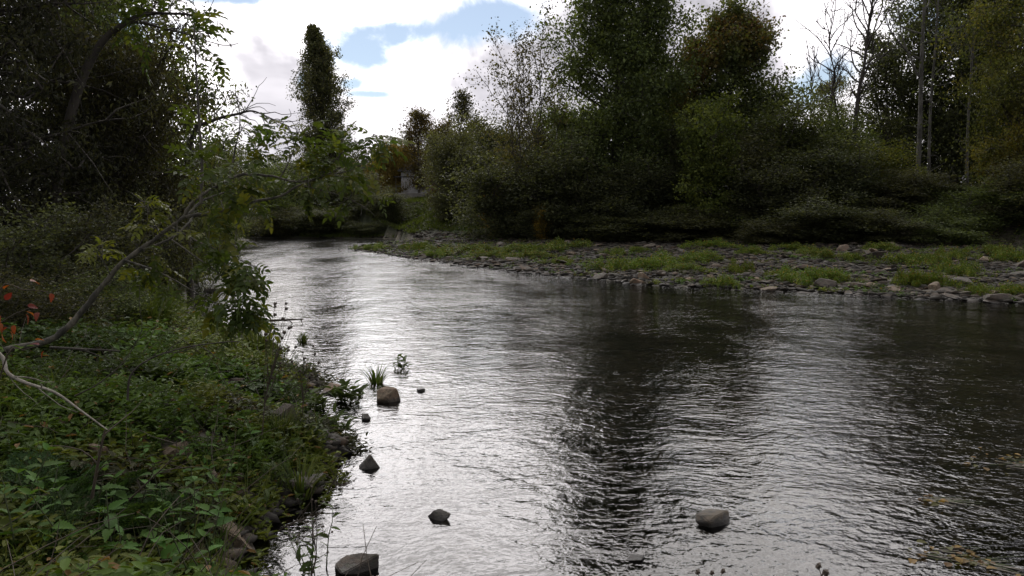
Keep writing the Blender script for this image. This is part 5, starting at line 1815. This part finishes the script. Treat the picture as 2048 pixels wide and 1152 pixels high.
    tr = spline([b2 + np.array([0, 0, -0.2]), P(110, 400, D1), P(150, 200, D1), P(200, 90, D1), P(255, 42, D1)], 26)
    tb2.add(tr - b2, np.linspace(0.13, 0.05, 26), 8)
    la = spline([P(255, 42, D1), P(290, 28, D1), P(335, 27, D1), P(385, 30, D1), P(428, 45, D1)], 20)
    lc = spline([P(250, 46, D1), P(285, 45, D1), P(320, 55, D1), P(360, 65, D1), P(395, 72, D1)], 20)
    tb2.add(la - b2, np.linspace(0.045, 0.011, 20), 7)
    tb2.add(lc - b2, np.linspace(0.036, 0.009, 20), 7)
    sink2 = LeafSink(e2, 200)
    for limb in (la, lc):
        for _ in range(16):
            p, tg = at(limb, rng.uniform(0.1, 1))
            sb = grow(p, tg * 0.8 + rng.normal(0, 0.6, 3), rng.uniform(0.3, 1.0), 7, rng, 0.22, 0.06)
            tb2.add(sb - b2, np.linspace(0.012, 0.005, 7), 4)
            if rng.random() < 0.3:
                for s in (0.99, 0.75, 0.55):
                    q, t2 = at(sb, s)
                    sink2.add(q, t2 + rng.normal(0, 0.5, 3) + np.array([0, 0, -0.2]), rng.normal(0, 0.5), rng.uniform(1.2, 1.7), rng)
    for px, py in [(262, 8), (285, 14), (240, 20), (300, 3), (250, 35), (275, 50), (232, 45)]:
        q = P(px, py, D1)
        for _ in range(5):
            sink2.add(q + rng.normal(0, 0.1, 3), rng.normal(0, 1, 3), rng.normal(0, 0.5), rng.uniform(1.2, 1.7), rng)
    sink2.close()
    obj('trunk', tb2.mesh('overhang_trunk', M['bark']), e2)

    # dead limb spreading bare twigs below the white cloud
    D2 = 19
    b3 = P(372, 330, D2)
    b3[2] = hz(b3[0], b3[1])
    e3 = empty('dead_tree', tuple(b3))
    tag(e3, 'half dead tree holding a bare twiggy limb left of the poplar', 'tree')
    tb3 = Tubes()
    tr = spline([b3 + np.array([0, 0, -0.2]), P(372, 400, D2), P(378, 300, D2), P(395, 250, D2)], 20)
    tb3.add(tr - b3, np.linspace(0.09, 0.05, 20), 7)
    lm = spline([P(395, 252, D2), P(440, 236, D2), P(475, 228, D2), P(505, 222, D2), P(540, 236, D2), P(590, 258, D2)], 24)
    tb3.add(lm - b3, np.linspace(0.045, 0.008, 24), 6)
    for _ in range(26):
        p, tg = at(lm, rng.uniform(0.2, 1))
        sb = grow(p, tg * 0.9 + rng.normal(0, 0.55, 3) * np.array([1, 1, 0.8]), rng.uniform(0.3, 1.2), 8, rng, 0.22, 0.0)
        tb3.add(sb - b3, np.linspace(0.012, 0.004, 8), 4)
    cents = [at(tr, s)[0] - b3 + rng.normal(0, 0.35, 3) for s in rng.uniform(0.3, 1, 60)]
    obj('trunk', tb3.mesh('dead_trunk', M['bark']), e3)
    V, F, C = clump_leaves(rng, cents, 14, 0.2, 0.11, 0.5, MID, 0.4)
    obj('crown', poly_mesh('dead_crown', V, F, M['leaf'], C), e3)


def build_twigs():
    rng = np.random.default_rng(70)

    def branch(name, label, pts, r0, r1, mat, twigs=0, sides=6):
        w = spline([P(*p) for p in pts], 30)
        e = empty(name, tuple(w[0]))
        tb = Tubes()
        tb.add(w - w[0], np.linspace(r0, r1, 30), sides)
        obj('branch', tb.mesh('branch', M[mat]), e)
        for _ in range(twigs):
            p, tg = at(w, rng.uniform(0.3, 0.98))
            t2 = Tubes()
            t2.add(grow(p - w[0], tg + rng.normal(0, 0.5, 3), rng.uniform(0.12, 0.4), 6, rng, 0.15, 0.0), np.linspace(r1 * 1.1, 0.0015, 6), 4)
            obj('twig', t2.mesh('twig', M[mat]), e)
        tag(e, label, 'branch')
    branch('bleached_branch', 'bleached bent branch running down from the left edge', [(-30, 690, 5.2), (5, 715, 5.2), (15, 745, 5.15), (50, 765, 5.1), (110, 785, 5.0), (160, 820, 4.9), (215, 860, 4.8)], 0.016, 0.004, 'bleached', 5)
    branch('arching_stem', 'dark arching stem curving right through the weeds', [(255, 800, 5.6), (262, 750, 5.6), (300, 718, 5.6), (370, 695, 5.6), (450, 684, 5.6), (480, 683, 5.6)], 0.008, 0.003, 'bark', 4)
    branch('thin_stem', 'thin dark stem slanting up across the weeds', [(150, 792, 5.4), (200, 765, 5.4), (250, 720, 5.4), (285, 660, 5.4)], 0.006, 0.002, 'bark', 2)
    branch('fallen_branch', 'fallen dark branch lying level on the left bank', [(100, 695, 7.4), (160, 698, 7.4), (240, 702, 7.5)], 0.014, 0.008, 'bark', 2)
    branch('dead_stalk', 'dark upright dead stalk in the lower weeds', [(180, 1020, 4.4), (190, 960, 4.4), (203, 890, 4.4), (210, 860, 4.4)], 0.010, 0.005, 'stem', 3)
    branch('dead_stalk', 'slanting dead stalk crossing before the pinkish block', [(258, 1000, 4.6), (300, 960, 4.6), (350, 910, 4.6), (352, 880, 4.6)], 0.006, 0.003, 'stem', 3)
    branch('driftwood', 'thin dark stick lying on the water by the burr stalks', [(520, 642, 15.8), (570, 640, 15.85), (607, 638, 15.9)], 0.03, 0.012, 'stem', 3)
    # spray of red leaves at the left edge
    root = P(-60, 760, 5.0)
    root[2] = hz(root[0], root[1])
    e = empty('red_shrub', tuple(root))
    tag(e, 'spray of orange red leaves at the left edge', 'shrub')
    tb = Tubes()
    main = [spline([root, P(-30, 690, 5.0), P(10, 640, 5.0), P(60, 615, 5.0)], 12), spline([root, P(-20, 650, 5.0), P(0, 590, 5.0), P(8, 575, 5.0)], 12),
            spline([root, P(10, 720, 4.9), P(50, 700, 4.9), P(80, 690, 4.9)], 12), spline([root, P(-10, 600, 5.1), P(50, 580, 5.1), P(105, 585, 5.1)], 12)]
    for w in main:
        tb.add(w - root, np.linspace(0.006, 0.002, 12), 5)
    obj('stem', tb.mesh('red_stem', M['stem']), e)
    rl = [tooth_leaf('red_leaf', 1.0, 0.55, 5, c, rng, 0.3, 'leaf_near') for c in ([(0.15, 0.03, 0.012), (0.2, 0.045, 0.015)], [(0.19, 0.06, 0.02), (0.17, 0.045, 0.018)], [(0.12, 0.02, 0.018), (0.15, 0.025, 0.02)])]
    spots = [(8, 578), (0, 630), (15, 655), (5, 668), (28, 650), (55, 612), (52, 628), (68, 633), (75, 625), (103, 587), (60, 562), (78, 690), (88, 702), (20, 662), (10, 600), (-5, 645), (70, 680)]
    for i, (px, py) in enumerate(spots):
        o = obj('leaf', rl[i % 3], e, P(px, py, 5.0 + rng.normal(0, 0.05)) - root)
        o.rotation_euler = orient(rng.normal(0, 1, 3) + np.array([0.3, -0.3, -0.4]), rng.normal(0, 0.6), rng)
        k = rng.uniform(0.045, 0.075)
        o.scale = (k, k, k)
    # leaves hanging in at the top left corner
    # drifted leaves and weed caught in the water at right
    fl = [tooth_leaf('dead_leaf', 1.0, 0.7, 5, c, rng, 0.08, 'leaf_near') for c in ([(0.20, 0.12, 0.035), (0.26, 0.17, 0.05)], [(0.11, 0.06, 0.02), (0.15, 0.09, 0.03)], [(0.06, 0.06, 0.016), (0.10, 0.095, 0.025)])]
    for (px, py, n, spread, lab) in [(1862, 1000, 16, 0.06, 'small raft of yellow brown leaves caught in the current at right'), (1895, 1115, 30, 0.11, 'larger raft of drifted leaves and weed at the lower right'),
                                     (2015, 925, 26, 0.17, 'drifted leaves at the right edge of the water'),
                                     (1950, 1122, 14, 0.06, 'yellow leaf cluster right of the larger raft')]:
        c = G(px, py, 0.0)
        e = empty('leaf_raft', (c[0], c[1], 0.0))
        tag(e, lab, 'leaves')
        for i in range(n):
            x, y = rng.normal(0, spread * 1.2), rng.normal(0, spread)
            o = obj('leaf', fl[rng.integers(3)], e, (x, y, 0.006 + 0.022 * math.exp(-(x * x + y * y) / spread ** 2) * rng.random()))
            a = rng.uniform(0, 6.28)
            o.rotation_euler = (rng.normal(0, 0.15), rng.normal(0, 0.12), a)
            k = rng.uniform(0.03, 0.075)
            o.scale = (k, k, k)
        for i in range(16):
            t2 = Tubes()
            a = rng.uniform(-0.9, 0.3)
            t2.add(grow((rng.normal(0, spread * 0.7), rng.normal(0, spread * 0.5), 0.006), (math.cos(a), math.sin(a), 0), rng.uniform(0.12, 0.34), 8, rng, 0.12, 0) * np.array([1, 1, 0]) + np.array([0, 0, 0.005]), np.linspace(0.004, 0.002, 8), 4)
            obj('strand', t2.mesh('strand', M['green_stem'] if i % 2 else M['bleached']), e)
    g = G(2000, 885, 0.0)


ash_leaf_meshes()
build_leaning_ash()
build_twigs()
